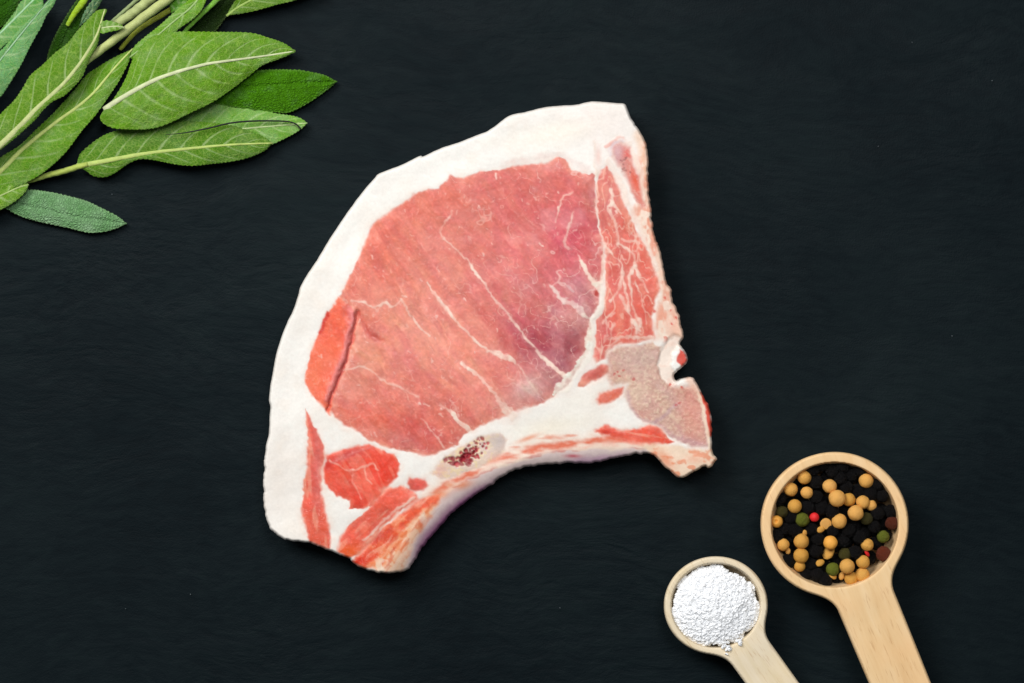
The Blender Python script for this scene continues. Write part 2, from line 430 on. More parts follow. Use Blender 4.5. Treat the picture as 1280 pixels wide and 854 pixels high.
    # ---- fat tracks
    def line(pts, w0, w1, c=(248, 226, 212), s=0.9, h=0.22, soft=1.4):
        nonlocal Z
        p = catmull(pts, max(6, len(pts) * 5))
        bx0, by0 = p.min(0) - 12; bx1, by1 = p.max(0) + 12
        sl = (slice(max(0, int(by0 - y0)), max(1, int(by1 - y0))), slice(max(0, int(bx0 - x0)), max(1, int(bx1 - x0))))
        X, Y = wx[sl], wy[sl]
        if X.size == 0: return
        best = np.full(X.shape, 1e9); wid = np.zeros(X.shape)
        for i in range(len(p) - 1):
            (ax, ay), (bx, by) = p[i], p[i + 1]
            ex, ey = bx - ax, by - ay
            t = np.clip(((X - ax) * ex + (Y - ay) * ey) / (ex * ex + ey * ey + 1e-9), 0, 1)
            d = np.hypot(X - ax - t * ex, Y - ay - t * ey)
            k = d < best
            best = np.where(k, d, best)
            wid = np.where(k, w0 + (w1 - w0) * (i + t) / (len(p) - 1), wid)
        wid = wid * 1.15 * (1 + 0.6 * n8[sl] + 0.4 * BR[sl] + 0.2 * n3[sl])
        s = s * (.62 + .5 * np.clip(BR[sl] + .4, 0, 1))
        mm = sstep(wid * 0.5 + soft, wid * 0.5 - soft * 0.5, best) * s * (0.85 + 0.3 * n8[sl])
        hl = sstep(wid * 2.0 + 4.5, 0, best) * .20 * s * (w1 > 1.5)
        C[sl] = C[sl] * (1 - hl[..., None]) + lin((240, 196, 184)) * hl[..., None]
        mm = np.clip(mm, 0, 1)
        C[sl] = C[sl] * (1 - mm[..., None]) + lin(c) * mm[..., None]
        Z[sl] += h * mm
    line([(555,299),(590,333),(612,366),(635,392),(665,432),(691,459),(711,473)], 1.2, 2.8)
    line([(555,299),(550,290),(560,276),(566,262)], 1.0, 0.8, s=.5)
    line([(533,352),(545,369),(560,387),(575,406),(590,421),(610,439)], 0.9, 2.4, s=.85)
    line([(540,366),(556,385),(570,399)], 1.2, 1.6, s=.5)
    line([(610,440),(627,445),(644,454)], 4.2, 4.6, s=1)
    line([(644,454),(660,474),(674,494)], 1.4, 0.9, s=.5)
    line([(577,454),(592,465),(605,475),(619,495),(638,514)], 2.2, 4.6, s=.95)
    line([(565,519),(575,530),(587,540)], 2.6, 4.8)
    line([(550,505),(565,519)], 0.6, 2, s=.5)
    line([(439,377),(455,378),(467,385),(479,379),(491,384),(503,375)], 1.4, 1.8, s=.75)
    line([(503,375),(507,384),(520,404),(535,420)], 1.8, 1.0, s=.7)
    line([(429,462),(455,461),(475,471),(499,485),(522,496)], 1.0, 1.8, s=.6)
    line([(499,485),(506,492),(510,500)], 1.2, .8, s=.5)
    line([(528,522),(545,545),(556,558)], .8, 1.2, s=.45)
    line([(717,266),(710,288),(705,305),(711,311)], 1.0, 2.4, s=.75)
    line([(699,258),(697,268),(696,278)], 1.0, 1.2, s=.75)
    line([(716,240),(704,246),(699,258)], .7, 1.0, s=.5)
    line([(688,356),(697,369),(715,381),(731,395)], 1.4, 5.5, s=.9, c=(243,226,218))
    line([(704,353),(715,363)], 1.4, 2, s=.6, c=(234,206,204))
    line([(726,328),(736,345),(746,357)], 2.2, 3.6, s=.95)
    line([(748,356),(754,369),(751,384),(741,399),(738,420),(737,432)], 5, 8, s=1, c=(246,236,222))
    line([(731,395),(741,399)], 6, 8, s=1, c=(246,236,222))
    line([(737,432),(731,450),(718,468),(700,486)], 5, 13, s=1, c=(248,240,228))
    line([(756,306),(753,330),(751,354)], 1.4, 3.4, s=.85)
    line([(746,225),(746,250),(748,284),(757,307)], 1.6, 1.4, s=.5)
    line([(620,500),(634,516),(640,520)], 3, 8, s=.9)
    put(sstep(4.0, 1.5, np.hypot(wx - 746.5, (wy - 368) * 0.7)) * 0.85, (196, 62, 48))
    for pts, a, b, s in [
        ([(765,236),(767,253),(761,259),(766,274),(772,292),(772,302)], 2.0, 3.4, .85), ([(767,255),(771,258),(776,267)], 2.2, 1.4, .7),
        ([(755,302),(764,317),(777,329),(776,345),(773,362),(764,377)], 1.4, 2.4, .8), ([(777,328),(780,360),(785,380),(788,400),(800,412)], 2.0, 2.2, .8),
        ([(773,302),(789,315),(793,332),(802,350),(810,364)], 1.4, 2.4, .75), ([(792,332),(786,348),(790,375),(793,392),(800,408)], 2.2, 1.6, .75),
        ([(794,354),(803,371),(805,387),(808,405)], 1.6, 1.4, .65), ([(775,369),(785,390),(793,404),(796,416)], 1.8, 1.6, .7), ([(780,246),(789,262),(802,290),(811,315),(822,336)], 3.0, 3.6, .7),
        ([(792,272),(787,285),(793,295),(800,292)], 1.8, 1.4, .65), ([(778,296),(785,301),(792,299)], 2.4, 2.4, .75), ([(760,200),(768,216),(778,236),(784,254)], 4.4, 4.0, .65),
        ([(764,423),(780,421),(798,421),(814,423)], 2.6, 3.4, .75), ([(757,400),(760,415),(756,430),(752,442)], 1.6, 1.4, .55), ([(768,405),(764,418),(757,428)], 1.6, 1.2, .5),
        ([(774,424),(766,432),(760,440)], 2.4, 2.2, .7), ([(795,300),(803,306),(810,320)], 1.4, 1.2, .5), ([(752,404),(760,396),(768,390)],1.4,1.2,.5)]:
        line(pts, a, b, s=s)
    # random flecks in the eye and spinalis
    for k in range(620):
        fxx = rng.uniform(390, 800); fyy = rng.uniform(200, 565)
        i, j = int(fyy - y0), int(fxx - x0)
        if dE[i, j] < 3 and dS[i, j] < 3 and dL[i, j] < 3: continue
        big = rng.random() < 0.10
        a = math.radians(rng.normal(55, 45)); l = rng.uniform(0.8, 3.5 if not big else 6)
        line([(fxx, fyy), (fxx + math.cos(a) * l * .5, fyy + math.sin(a) * l * .5 + rng.normal(0, .4)), (fxx + math.cos(a) * l, fyy + math.sin(a) * l)],
             rng.uniform(.4, 1.1) + .7 * big, rng.uniform(.4, .9) + .5 * big, c=(248, 218, 208), s=rng.uniform(.15, .5) + .35 * big, h=.25, soft=1.0)
    # ---- white seam fat under the eye gets a yellow cast here and there
    put(0.4 * blob(690, 535, 50, 14, -10) * (R == 0), (250, 236, 205)); put(0.3 * blob(720, 500, 40, 16, -20) * (R == 0), (250, 240, 222))
    # ---- lower border: torn orange strips above the membrane
    dm = polydist(gx, gy, catmull(MEMB, 60), False)
    sx = gx
    wm = np.interp(sx, [500, 530, 560, 600, 640, 690, 740, 800], [20, 24, 22, 17, 9, 13, 17, 5])   # membrane width
    below = (R == 0) & (gy > 520)
    layer = dm + 2.2 * n8 + 1.5 * vnoise(gx / 3, gy, 3, 77)
    put(below * sstep(wm + 30, wm + 8, layer) * 0.55 * sstep(470, 500, gx), (246, 206, 176))
    put(below * np.exp(-((layer - wm - 9 - 4 * n30) / 4.5) ** 2) * 0.95 * sstep(-.6, -.05, fbm(gx / 3, gy, 9, 101, 2)) * (gx > 525), (232, 112, 78))
    put(below * np.exp(-((layer - wm - 20) / 3.0) ** 2) * 0.75 * sstep(-.1, .4, fbm(gx / 4, gy, 8, 105, 2)) * sstep(632, 646, gx) * sstep(760, 746, gx), (236, 128, 92))
    put(below * np.exp(-((layer - wm - 1) / 2.0) ** 2) * 0.6 * sstep(-.1, .4, fbm(gx / 4, gy, 8, 109, 2)), (206, 92, 96))
    mem = sstep(wm + 1.5, wm - 2, layer) * sstep(503, 514, gx + 2 * n8) * sstep(815, 806, gx)
    put(mem, (234, 212, 208))
    put(mem * sstep(wm * 0.75, 0, dm + 2 * n8) * sstep(505, 530, gx) * sstep(640, 590, gx) * 0.95, (150, 76, 132))
    put(mem * sstep(wm * 0.75, 1, dm + 3 * n8) * sstep(690, 730, gx) * sstep(800, 760, gx) * 0.6, (196, 140, 186))
    put(mem * np.exp(-((dm - 9) / 2.5) ** 2) * blob(716, 570, 10, 8) * 0.9, (208, 88, 104))
    put(mem * np.exp(-((dm - wm * .72) / 1.0) ** 2) * sstep(560, 520, gx) * 0.6, (176, 120, 130))
    R[(mem > 0.5)] = 12
    Zmem = np.where(gx < 812, -np.clip(1 - dm / (wm + 3), 0, 1) ** 1.6 * np.interp(sx, [500, 530, 600, 640, 740, 800], [10, 13, 11, 7, 9, 3]), 0) * (dm < 60)
    # ---- small muscles
    m1, _ = muscle(OVAL1, 5, (214, 122, 110), 1.6, 0.8); put(m1 * blob(728, 480, 8, 6) * .6, (240, 186, 160))
    muscle(OVAL2, 15, (226, 124, 106), 1.6, 0.8)
    m2, _ = muscle(STRIP, 6, (234, 114, 94), 1.4, 1.0); put(m2 * blob(398, 660, 16, 26) * .7, (226, 104, 68)); put(m2 * blob(397, 585, 7, 60) * .45, (222, 150, 150))
    m3, d3 = muscle(ROUND, 7, (240, 98, 72), 1.5, 2.0)
    put(m3 * blob(432, 570, 26, 6, -22) * .8, (206, 92, 90)); put(m3 * blob(408, 583, 7, 7) * .8, (206, 56, 50)); put(m3 * blob(420, 600, 18, 16) * .5, (230, 116, 98)); put(m3 * blob(478, 592, 22, 18) * .8, (238, 78, 48))
    line([(411,576),(424,584),(440,588),(456,585),(468,581),(473,590)], 1.8, 1.2, s=.55); line([(442,588),(442,600),(446,610),(452,622)], 1.0, 1.2, s=.4); line([(457,586),(459,600),(466,606)], 1, .8, s=.4)
    line([(414,580),(438,568),(462,558)], 1.8, 1.2, c=(222,130,124), s=.6)
    m4, _ = muscle(BAND, 8, (240, 116, 92), 1.5, 1.6); put(m4 * blob(437, 690, 14, 10) * .9, (238, 116, 52))
    line([(452,676),(470,662),(486,645),(500,634),(517,624)], 1.4, 2.6, s=.8)
    line([(477,662),(490,654),(498,645)], 1.6, 2.2, s=.7)
    def streak(mk, ang, sc_, seed, st, c=(250, 214, 190)):
        cc, ss = math.cos(math.radians(ang)), math.sin(math.radians(ang))
        u_, v_ = gx * cc + gy * ss, -gx * ss + gy * cc
        v_ = v_ + 4 * vnoise(gx, gy, 24, seed + 9)
        n_ = vnoise(u_ / 7, v_, sc_, seed) + .5 * vnoise(u_ / 5, v_, sc_ * .5, seed + 1)
        put(mk * sstep(.25, .75, n_) * st, c); put(mk * sstep(.25, .8, -n_) * st * .7, (206, 66, 50))
    streak(m2, 86, 6, 221, .28); streak(m3, 62, 7, 231, .16); streak(m4, -42, 7, 241, .26)
    m5, _ = muscle(LOWST, 9, (238, 112, 74), 2.4, 0.6); streak(m5, -45, 5, 251, .4); put(m5 * sstep(0, .5, n8) * .5, (242, 176, 134)); put(m5 * blob(450, 701, 12, 9) * .95, (226, 64, 34)); put(m5 * blob(480, 670, 16, 6, -42) * .6, (222, 80, 52)); put(m5 * blob(470, 672, 9, 4, -40) * .7, (196, 54, 46))
    cor = sstep(-4, 5, sdf(wx, wy, [(455,708),(475,694),(492,674),(508,655),(528,638),(548,630),(540,645),(524,668),(508,700),(500,714),(478,716)]))
    put(cor * .8, (246, 194, 154)); put(cor * sstep(-.15, .3, n8 + .5 * n30) * .8, (240, 138, 88)); put(cor * sstep(.2, .5, fbm(gx, gy, 11, 181, 3)) * .7, (250, 232, 212))
    streak(cor, -52, 4, 261, .6)
    muscle(SMALLO, 16, (226, 102, 90), 1.6, 0.8)
    m6, _ = muscle(LOWR, 10, (236, 98, 72), 1.8, 1.0); streak(m6, 12, 4, 271, .4); put(m6 * blob(757, 541, 8, 5) * .7, (208, 62, 50)); put(m6 * blob(800, 546, 26, 5) * .4, (236, 138, 116))
    for (x, y, rx, ry, rot) in [(579, 607, 13, 5, -18), (551, 618, 11, 6, -15), (562, 606, 6, 3, 0), (660, 548, 14, 3, -20)]:
        put(blob(x, y, rx, ry, rot) * .8, (238, 146, 104))
    # ---- bones
    mr, dR = muscle(RIB, 11, (232, 206, 190), 2.0, -0.4, .6)
    put(mr * sstep(.1, .5, n8 + .6 * n3) * .6, (240, 214, 160)); put(mr * blob(622, 552, 13, 12) * .85, (202, 188, 184)); put(mr * blob(550, 588, 12, 8, -30) * .6, (236, 178, 162))
    for k in range(74):
        t = rng.uniform(0, 1); bx = 563 + 46 * t + rng.normal(0, 4); by = 583 - 29 * t + rng.normal(0, 5)
        rr = rng.uniform(1.0, 3.2) * (1.25 if t < .5 else .9)
        hole = sstep(1.3, .55, np.hypot((wx - bx) / rr, (wy - by) / (rr * rng.uniform(.8, 1.2)))) * mr
        put(hole * .85, (150, 26, 42) if rng.random() < .6 else (190, 60, 74)); Z -= hole * 1.2
    mc, dC = muscle(CHINE, 13, (218, 176, 160), 3.0, -0.3, .8)
    gr = vnoise(gx, gy, 3.2, 121) + .7 * vnoise(gx, gy, 1.7, 122)
    put(mc * sstep(.1, .9, gr) * .5, (240, 214, 186)); put(mc * sstep(.2, 1.0, -gr) * .38, (192, 138, 128))
    put(mc * blob(800, 450, 30, 18) * .45, (206, 178, 166)); put(mc * blob(866, 515, 18, 44, -12) * .6, (228, 140, 122)); put(mc * blob(795, 492, 14, 14) * .5, (236, 212, 184))
    put(mc * np.exp(-(polydist(wx, wy, [(846,505),(832,518),(818,528),(800,522),(786,506),(784,492)], False) / 2.6) ** 2) * .5, (196, 160, 172))
    put(mc * np.exp(-(polydist(wx, wy, [(819,531),(848,548),(880,560)], False) / 4) ** 2) * .6, (206, 160, 166))
    for (x, y) in [(772, 465), (775, 470), (768, 468), (792, 474), (779, 462), (845, 506), (848, 503)]:
        put(sstep(2.6, 1.0, np.hypot(wx - x, wy - y)) * .7, (196, 74, 70))
    Z += mc * gr * .22
    mt, dT = muscle(TOPB, 14, (216, 148, 142), 2.4, -0.4, .8)
    put(mt * blob(785, 192, 6, 7) * .9, (230, 78, 70)); put(mt * blob(796, 230, 7, 26, -18) * .95, (232, 88, 56)); put(mt * blob(772, 190, 6, 10) * .5, (226, 196, 206))
    put(mt * sstep(.2, .9, gr) * .4, (236, 190, 176))
    for k in range(16):
        x, y = 781 + rng.normal(0, 5), 207 + rng.normal(0, 8)
        put(mt * sstep(1.8, .7, np.hypot(gx - x, gy - y)) * .5, (132, 52, 52))
    line([(763,192),(762,186),(768,178),(778,175)], 2.6, 2.0, c=(232,214,222), s=.6); line([(757,184),(764,178),(772,172),(780,172)], 2.2, 1.2, c=(240,150,134), s=.6)
    line([(741,176),(743,188),(744,206),(746,222)], 1.6, 2.4, c=(242,220,202), s=.6); put(blob(748, 196, 4, 12) * .5, (238, 176, 160))
    line([(787,178),(792,192),(800,214),(806,240)], 4.0, 3.0, c=(246,222,206), s=.75); line([(803,186),(806,206),(806,222)], 2.0, 2.0, c=(236,170,128), s=.6)
    # white lining of the spinal canal, red marrow spot, torn fat beside it
    dCn = sdf(wx, wy, CANAL); put(sstep(-2.5, 2.0, dCn), (250, 232, 218)); put(sstep(-1, 3, dCn) * sstep(0, .6, n8) * .4, (244, 198, 178))
    put(sstep(-2.0, 1.0, sdf(wx, wy, REDSP)) * .95, (222, 64, 40)); Z -= 2.5 * sstep(-4, 2, dCn)
    put(blob(834, 382, 7, 14, -15) * .6 * (.6 + .5 * n8), (250, 222, 204)); put(blob(842, 402, 7, 16) * .5, (244, 172, 146))
    for (x, y, r) in [(819,389,4), (840,405,3.4), (846,397,2.6), (832,372,2.2), (838,388,2.0), (837,481,3.0), (852,483,2.6)]:
        put(sstep(r, r * .4, np.hypot((wx - x) * 1.3, wy - y)) * .8, (226, 92, 78))
    put(sstep(9, 2, polydist(gx, gy, [(862,474),(873,486),(878,495)], False)) * .6, (246, 190, 160))
    # outer flank of the feather bone: red edge, cream tip
    put(sstep(5, 1.5, polydist(wx, wy, [(876,492),(885,510),(888,530),(887,542)], False)) * .95, (226, 66, 36))
    put(sstep(3.4, 1, polydist(wx, wy, [(873,492),(880,512),(884,540),(887,564),(893,574)], False)) * .8, (250, 222, 196))
    tip = sstep(-3, 4, sdf(wx, wy, [(800,557),(835,556),(850,556),(870,562),(888,562),(898,574),(888,588),(862,595),(849,600),(830,586),(820,573)]))
    put(tip * .85, (246, 214, 184)); put(tip * sstep(.0, .4, n8 + .4 * vnoise(gx / 3, gy, 4, 131)) * .75, (236, 140, 98)); put(tip * blob(832, 575, 7, 14, -40) * .7, (232, 128, 78)); put(tip * blob(868, 574, 12, 6) * .5, (238, 152, 116))
    lean = np.isin(R, (2, 3, 4, 5, 6, 7, 8, 9, 10, 15, 16)) * 1.0
    for k in range(2):
        p_ = np.pad(lean, 1, mode='edge'); lean = (p_[:-2, 1:-1] + p_[2:, 1:-1] + p_[1:-1, :-2] + p_[1:-1, 2:] + lean) / 5
    Cp = np.clip(C, 0, 1) ** 1.28 * 1.10
    C = C + (Cp - C) * lean[..., None]
    # general: faint mottling of the fat
    C *= (1 + 0.018 * n8 + 0.012 * n3)[..., None]
    C = np.clip(C, 0.004, 0.97)

    # ---- height field
    T = 0.0165 / S
    r = 3.6
    q = np.clip(1 - np.clip(D, 0, None) / r, 0, 1)
    rnd = r * (1 - np.sqrt(np.clip(1 - q * q, 0, 1)))
    hp = T + 3.0 * n90 + 0.7 * n30 + Z + Zmem - rnd + 0.08 * n8 + np.where((R > 1) & (R < 11), .12 * fib + .06 * n3 + .14 * n8, 0)
    hp += 0.9 * sstep(26, 6, D) * sstep(0, 3, D)
    zz = hp * S
    # ---- quads fully inside
    ok = ins
    q4 = ok[:-1, :-1] & ok[:-1, 1:] & ok[1:, 1:] & ok[1:, :-1]
    idx = np.arange(nx * ny).reshape(ny, nx)
    a, b, c, d = idx[:-1, :-1][q4], idx[:-1, 1:][q4], idx[1:, 1:][q4], idx[1:, :-1][q4]
    faces = np.stack([a, d, c, b], -1)               # image y points down: this order faces up
    freg = R[:-1, :-1][q4]
    # boundary edges
    e = np.concatenate([faces[:, [0, 1]], faces[:, [1, 2]], faces[:, [2, 3]], faces[:, [3, 0]]])
    own = np.tile(np.arange(len(faces)), 4)
    key = np.sort(e, 1); kk = key[:, 0].astype(np.int64) * (nx * ny) + key[:, 1]
    u, inv, cnt = np.unique(kk, return_inverse=True, return_counts=True)
    bm_ = cnt[inv] == 1
    be, bo = e[bm_], own[bm_]
    bv = np.unique(be)
    GX, GY, ZZ = gx.ravel().copy(), gy.ravel().copy(), zz.ravel().copy()
    inx, iny = GX[bv] - NX.ravel()[bv], GY[bv] - NY.ravel()[bv]
    ln = np.hypot(inx, iny) + 1e-6
    GX[bv] = NX.ravel()[bv]; GY[bv] = NY.ravel()[bv]
    Dv = D.ravel()[bv]
    ZZ[bv] = np.minimum(ZZ[bv], (hp.ravel()[bv] + rnd.ravel()[bv] - r) * S)
    V = world(GX, GY, ZZ)
    COL = C.reshape(-1, 3)
    # skirt rings under the boundary
    pos = {int(v): k for k, v in enumerate(bv)}
    nb = len(bv); rings = []
    dirx, diry = inx / ln, iny / ln
    for t, ins_px in ((0.80, 0.6), (0.55, 0.4), (0.28, 0.2), (0.08, 1.2), (0.0, 3.0)):
        zr = ZZ[bv] * t
        p = V[bv].copy(); p[:, 2] = zr
        p[:, 0] += dirx * (-1 if False else 1) * ins_px * S; p[:, 1] -= diry * ins_px * S
        rings.append(p)
    V = np.vstack([V] + rings)
    COL = np.vstack([COL] + [COL[bv]] * 5)
    off = nx * ny
    sf, sreg = [], []
    for (i, j), o_ in zip(be, bo):
        i, j = int(i), int(j); ki, kj = pos[i], pos[j]
        prev_i, prev_j = i, j
        for rr in range(5):
            ni, nj = off + rr * nb + ki, off + rr * nb + kj
            sf.append((prev_j, prev_i, ni, nj)); sreg.append(freg[o_])
            prev_i, prev_j = ni, nj
    F = np.vstack([faces, np.array(sf)]); FR = np.r_[freg, np.array(sreg)]
    # vertex normals of the whole body, so part borders shade without seams
    nrm = np.cross(V[F[:, 2]] - V[F[:, 0]], V[F[:, 3]] - V[F[:, 1]])
    VN = np.zeros_like(V)
    for k in range(4): np.add.at(VN, F[:, k], nrm)
    VN /= np.linalg.norm(VN, axis=1)[:, None] + 1e-20
    root = empty('pork_chop', tuple(world(np.array(610.0), np.array(430.0), np.array(0.0))), 'thick raw bone-in pork chop with white fat cap on the slate', 'pork chop')
    V = tolocal(V, root)
    names = {0: 'fat_seam', 1: 'fat_cap', 2: 'eye_muscle', 3: 'side_muscle', 4: 'back_muscle', 5: 'small_muscle', 6: 'flank_muscle', 7: 'round_muscle', 8: 'belly_muscle', 9: 'lower_muscle', 10: 'rib_muscle', 11: 'rib_bone', 12: 'membrane', 13: 'backbone', 14: 'spine_bone', 15: 'small_muscle', 16: 'small_muscle'}
    lab = {1: 'thick ivory fat cap along the curved outer edge', 11: 'cut rib bone with dark red marrow holes', 12: 'shiny purple-white membrane along the hollow edge', 13: 'sawn pinkish grey backbone', 2: 'large pink eye of the loin with thin white marbling', 7: 'round bright red muscle set in white fat'}
    for rid, nm in names.items():
        sel = F[FR == rid]
        if len(sel) == 0: continue
        vs, inv = np.unique(sel, return_inverse=True)
        o = make_mesh(nm, V[vs], inv.reshape(-1, 4), BONE if rid in (11, 13, 14) else FAT if rid in (0, 1, 12) else MEAT, root, COL[vs] * ALB, VN[vs])
        if rid in lab: o['label'] = lab[rid]
    return root

ALB = 0.88
def mat_meat(name, rough, grain, coat, coatb):
    t = NT(name)
    a = t.attr('tint').outputs['Color']
    co = t.n('ShaderNodeTexCoord').outputs['Object']
    n1 = t.noise(co, 900, 3, 0.6); n2 = t.noise(co, 260, 3, 0.55); n3 = t.noise(co, 620, 2, 0.5)
    v = t.maprange(n1, 0.3, 0.7, 0.96, 1.04)
    c = t.mix(1.0, a, t.n('ShaderNodeCombineColor', {0: v, 1: v, 2: v}).outputs[0], 'MULTIPLY')
    h = t.math('ADD', t.math('MULTIPLY', n1, 0.4), n2)
    t.set(Base_Color=c, Roughness=t.maprange(n2, 0.3, 0.7, rough - .06, rough + .1), Specular_IOR_Level=0.3,
          Normal=t.bump(h, grain, 0.0004))
    if coat:
        t.set(Coat_Weight=t.maprange(n2, .35, .65, coat * .3, coat), Coat_Roughness=0.11, Coat_IOR=1.4,
              Coat_Normal=t.bump(t.math('ADD', n3, t.math('MULTIPLY', n2, 1.2)), coatb, 0.0011))
    return t.m
MEAT = mat_meat('raw_lean_meat', 0.45, 0.18, 1.0, 1.6)
FAT = mat_meat('pork_fat', 0.48, 0.07, 0.2, 0.25)
BONE = mat_meat('sawn_bone', 0.55, 0.6, 0.25, 0.6)
chop()

# ------------------------------------------------------------------ sage
def mat_leaf(name, upper):
    t = NT(name)
    oi = t.n('ShaderNodeObjectInfo').outputs['Color']
    vein = t.attr('vein').outputs['Fac']
    lc = t.attr('leafco').outputs['Vector']
    mg = t.attr('margin').outputs['Fac']
    wob = t.n('ShaderNodeTexNoise', {'Scale': 0.12, 'Detail': 2.0}); t.t.links.new(lc, wob.inputs['Vector'])
    wv = t.n('ShaderNodeVectorMath', {0: wob.outputs['Color'], 'Scale': 6.0}, operation='SCALE').outputs[0]
    l2 = t.n('ShaderNodeVectorMath', {0: lc, 1: wv}, operation='ADD').outputs[0]
    vo = t.n('ShaderNodeTexVoronoi', {'Scale': 0.30 if upper else 0.17, 'Randomness': 1.0}, feature='DISTANCE_TO_EDGE'); t.t.links.new(l2, vo.inputs['Vector'])
    vo2 = t.n('ShaderNodeTexVoronoi', {'Scale': 0.42, 'Randomness': 1.0}, feature='DISTANCE_TO_EDGE'); t.t.links.new(l2, vo2.inputs['Vector'])
    e1 = t.maprange(vo.outputs['Distance'], 0.0, 0.10, 1.0, 0.0)
    e2 = t.maprange(vo2.outputs['Distance'], 0.0, 0.16, 1.0, 0.0)
    n1 = t.noise(lc, 0.05, 3, 0.6); n2 = t.noise(lc, 0.9, 2, 0.6)
    hsv = t.n('ShaderNodeHueSaturation', {'Hue': 0.5, 'Saturation': t.maprange(n1, 0.3, 0.7, 1.18, 0.86), 'Value': t.maprange(n1, 0.3, 0.7, 0.88, 1.14), 'Color': oi}).outputs[0]
    dust = t.math('MULTIPLY', t.maprange(t.noise(lc, .022, 3, .6, .5), .42, .68), .0 if upper else .15)  # pale sheen of leaf highlights, painted into the colour in soft patches
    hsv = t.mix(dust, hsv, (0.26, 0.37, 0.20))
    pale = t.mix(1.0, hsv, (0.20, 0.27, 0.06) if not upper else (0.10, 0.14, 0.05), 'SCREEN')
    if upper:
        net = t.math('MULTIPLY', e1, 0.45)
        c = t.mix(net, hsv, t.mix(0.65, hsv, (0.0, 0.015, 0.0)))
        c = t.mix(t.math('MULTIPLY', t.maprange(n2, 0.55, 0.75), 0.22), c, pale)
        c = t.mix(t.math('MULTIPLY', mg, 0.45), c, pale)
        h = t.math('MULTIPLY', t.maprange(vo.outputs['Distance'], 0, 0.35), 1.0)
        nb = t.bump(h, 0.75, 0.0007)
    else:
        net = t.math('MAXIMUM', t.math('MULTIPLY', e1, 0.95), t.math('MULTIPLY', e2, 0.55))
        c = t.mix(net, hsv, pale)
        c = t.mix(t.math('MULTIPLY', vein, .9), c, t.mix(1.0, hsv, (0.33, 0.40, 0.20), 'SCREEN'))
        c = t.mix(t.math('MULTIPLY', t.maprange(n2, 0.5, 0.75), 0.20), c, pale)
        h = t.math('ADD', t.math('MULTIPLY', e1, 0.7), t.math('ADD', t.math('MULTIPLY', e2, 0.4), t.math('MULTIPLY', n2, 0.4)))
        nb = t.bump(h, 0.55, 0.0005)
    t.set(Base_Color=c, Roughness=0.66, Specular_IOR_Level=0.14, Sheen_Weight=0.02, Sheen_Roughness=0.5, Normal=nb)
    tr = t.n('ShaderNodeBsdfTranslucent', {'Color': t.mix(1.0, hsv, (0.9, 1.0, 0.35), 'MULTIPLY'), 'Normal': nb})
    ms = t.n('ShaderNodeMixShader', {0: 0.20, 1: t.b.outputs[0], 2: tr.outputs[0]})
    t.t.links.new(ms.outputs[0], t.t.nodes['Material Output'].inputs['Surface'])
    return t.m
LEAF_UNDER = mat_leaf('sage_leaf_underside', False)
LEAF_UPPER = mat_leaf('sage_leaf_upper_side', True)
def mat_stem():
    t = NT('sage_stem')
    oi = t.n('ShaderNodeObjectInfo').outputs['Color']
    co = t.n('ShaderNodeTexCoord').outputs['Object']
    n1 = t.noise(co, 300, 3, 0.6); n2 = t.noise(co, 2200, 2, 0.6)
    hs = t.n('ShaderNodeHueSaturation', {'Value': t.maprange(n1, 0.3, 0.7, 0.82, 1.12), 'Color': oi}).outputs[0]
    c = t.mix(t.math('MULTIPLY', t.maprange(n2, 0.5, 0.7), 0.3), hs, t.mix(1.0, hs, (0.35, 0.4, 0.3), 'SCREEN'))
    t.set(Base_Color=c, Roughness=0.6, Specular_IOR_Level=0.3, Sheen_Weight=0.12, Normal=t.bump(t.math('ADD', n1, n2), 0.4, 0.0005))
    return t.m
STEM = mat_stem()

def tube(name, pts, zs, radii, color, root, flat=1.0, n=40, seg=10):
    c = catmull(pts, n)
    u = np.linspace(0, 1, n)
    z = np.interp(u, np.linspace(0, 1, len(zs)), zs)
    r = np.interp(u, np.linspace(0, 1, len(radii)), radii)
    P = world(c[:, 0], c[:, 1], z)
    t = np.gradient(P, axis=0); t /= np.linalg.norm(t, axis=1)[:, None]
    up = np.array([0, 0, 1.0])
    s = np.cross(t, up); s /= np.linalg.norm(s, axis=1)[:, None]
    k = np.cross(s, t)
    V = []; F = []
    for i in range(n):
        for j in range(seg):
            a = 2 * math.pi * j / seg
            rr = r[i] * S * (1 + .06 * math.sin(i * 1.3 + j))
            V.append(P[i] + s[i] * math.cos(a) * rr + k[i] * math.sin(a) * rr * flat)
    for i in range(n - 1):
        for j in range(seg):
            j2 = (j + 1) % seg
            F.append((i * seg + j, i * seg + j2, (i + 1) * seg + j2, (i + 1) * seg + j))
    F.append(tuple(range(seg))[::-1]); F.append(tuple((n - 1) * seg + j for j in range(seg)))
    V = tolocal(np.array(V), root)
    o = make_mesh(name, V, F, STEM, root)
    o.color = (*(lin(color) * 0.85), 1)
    return o

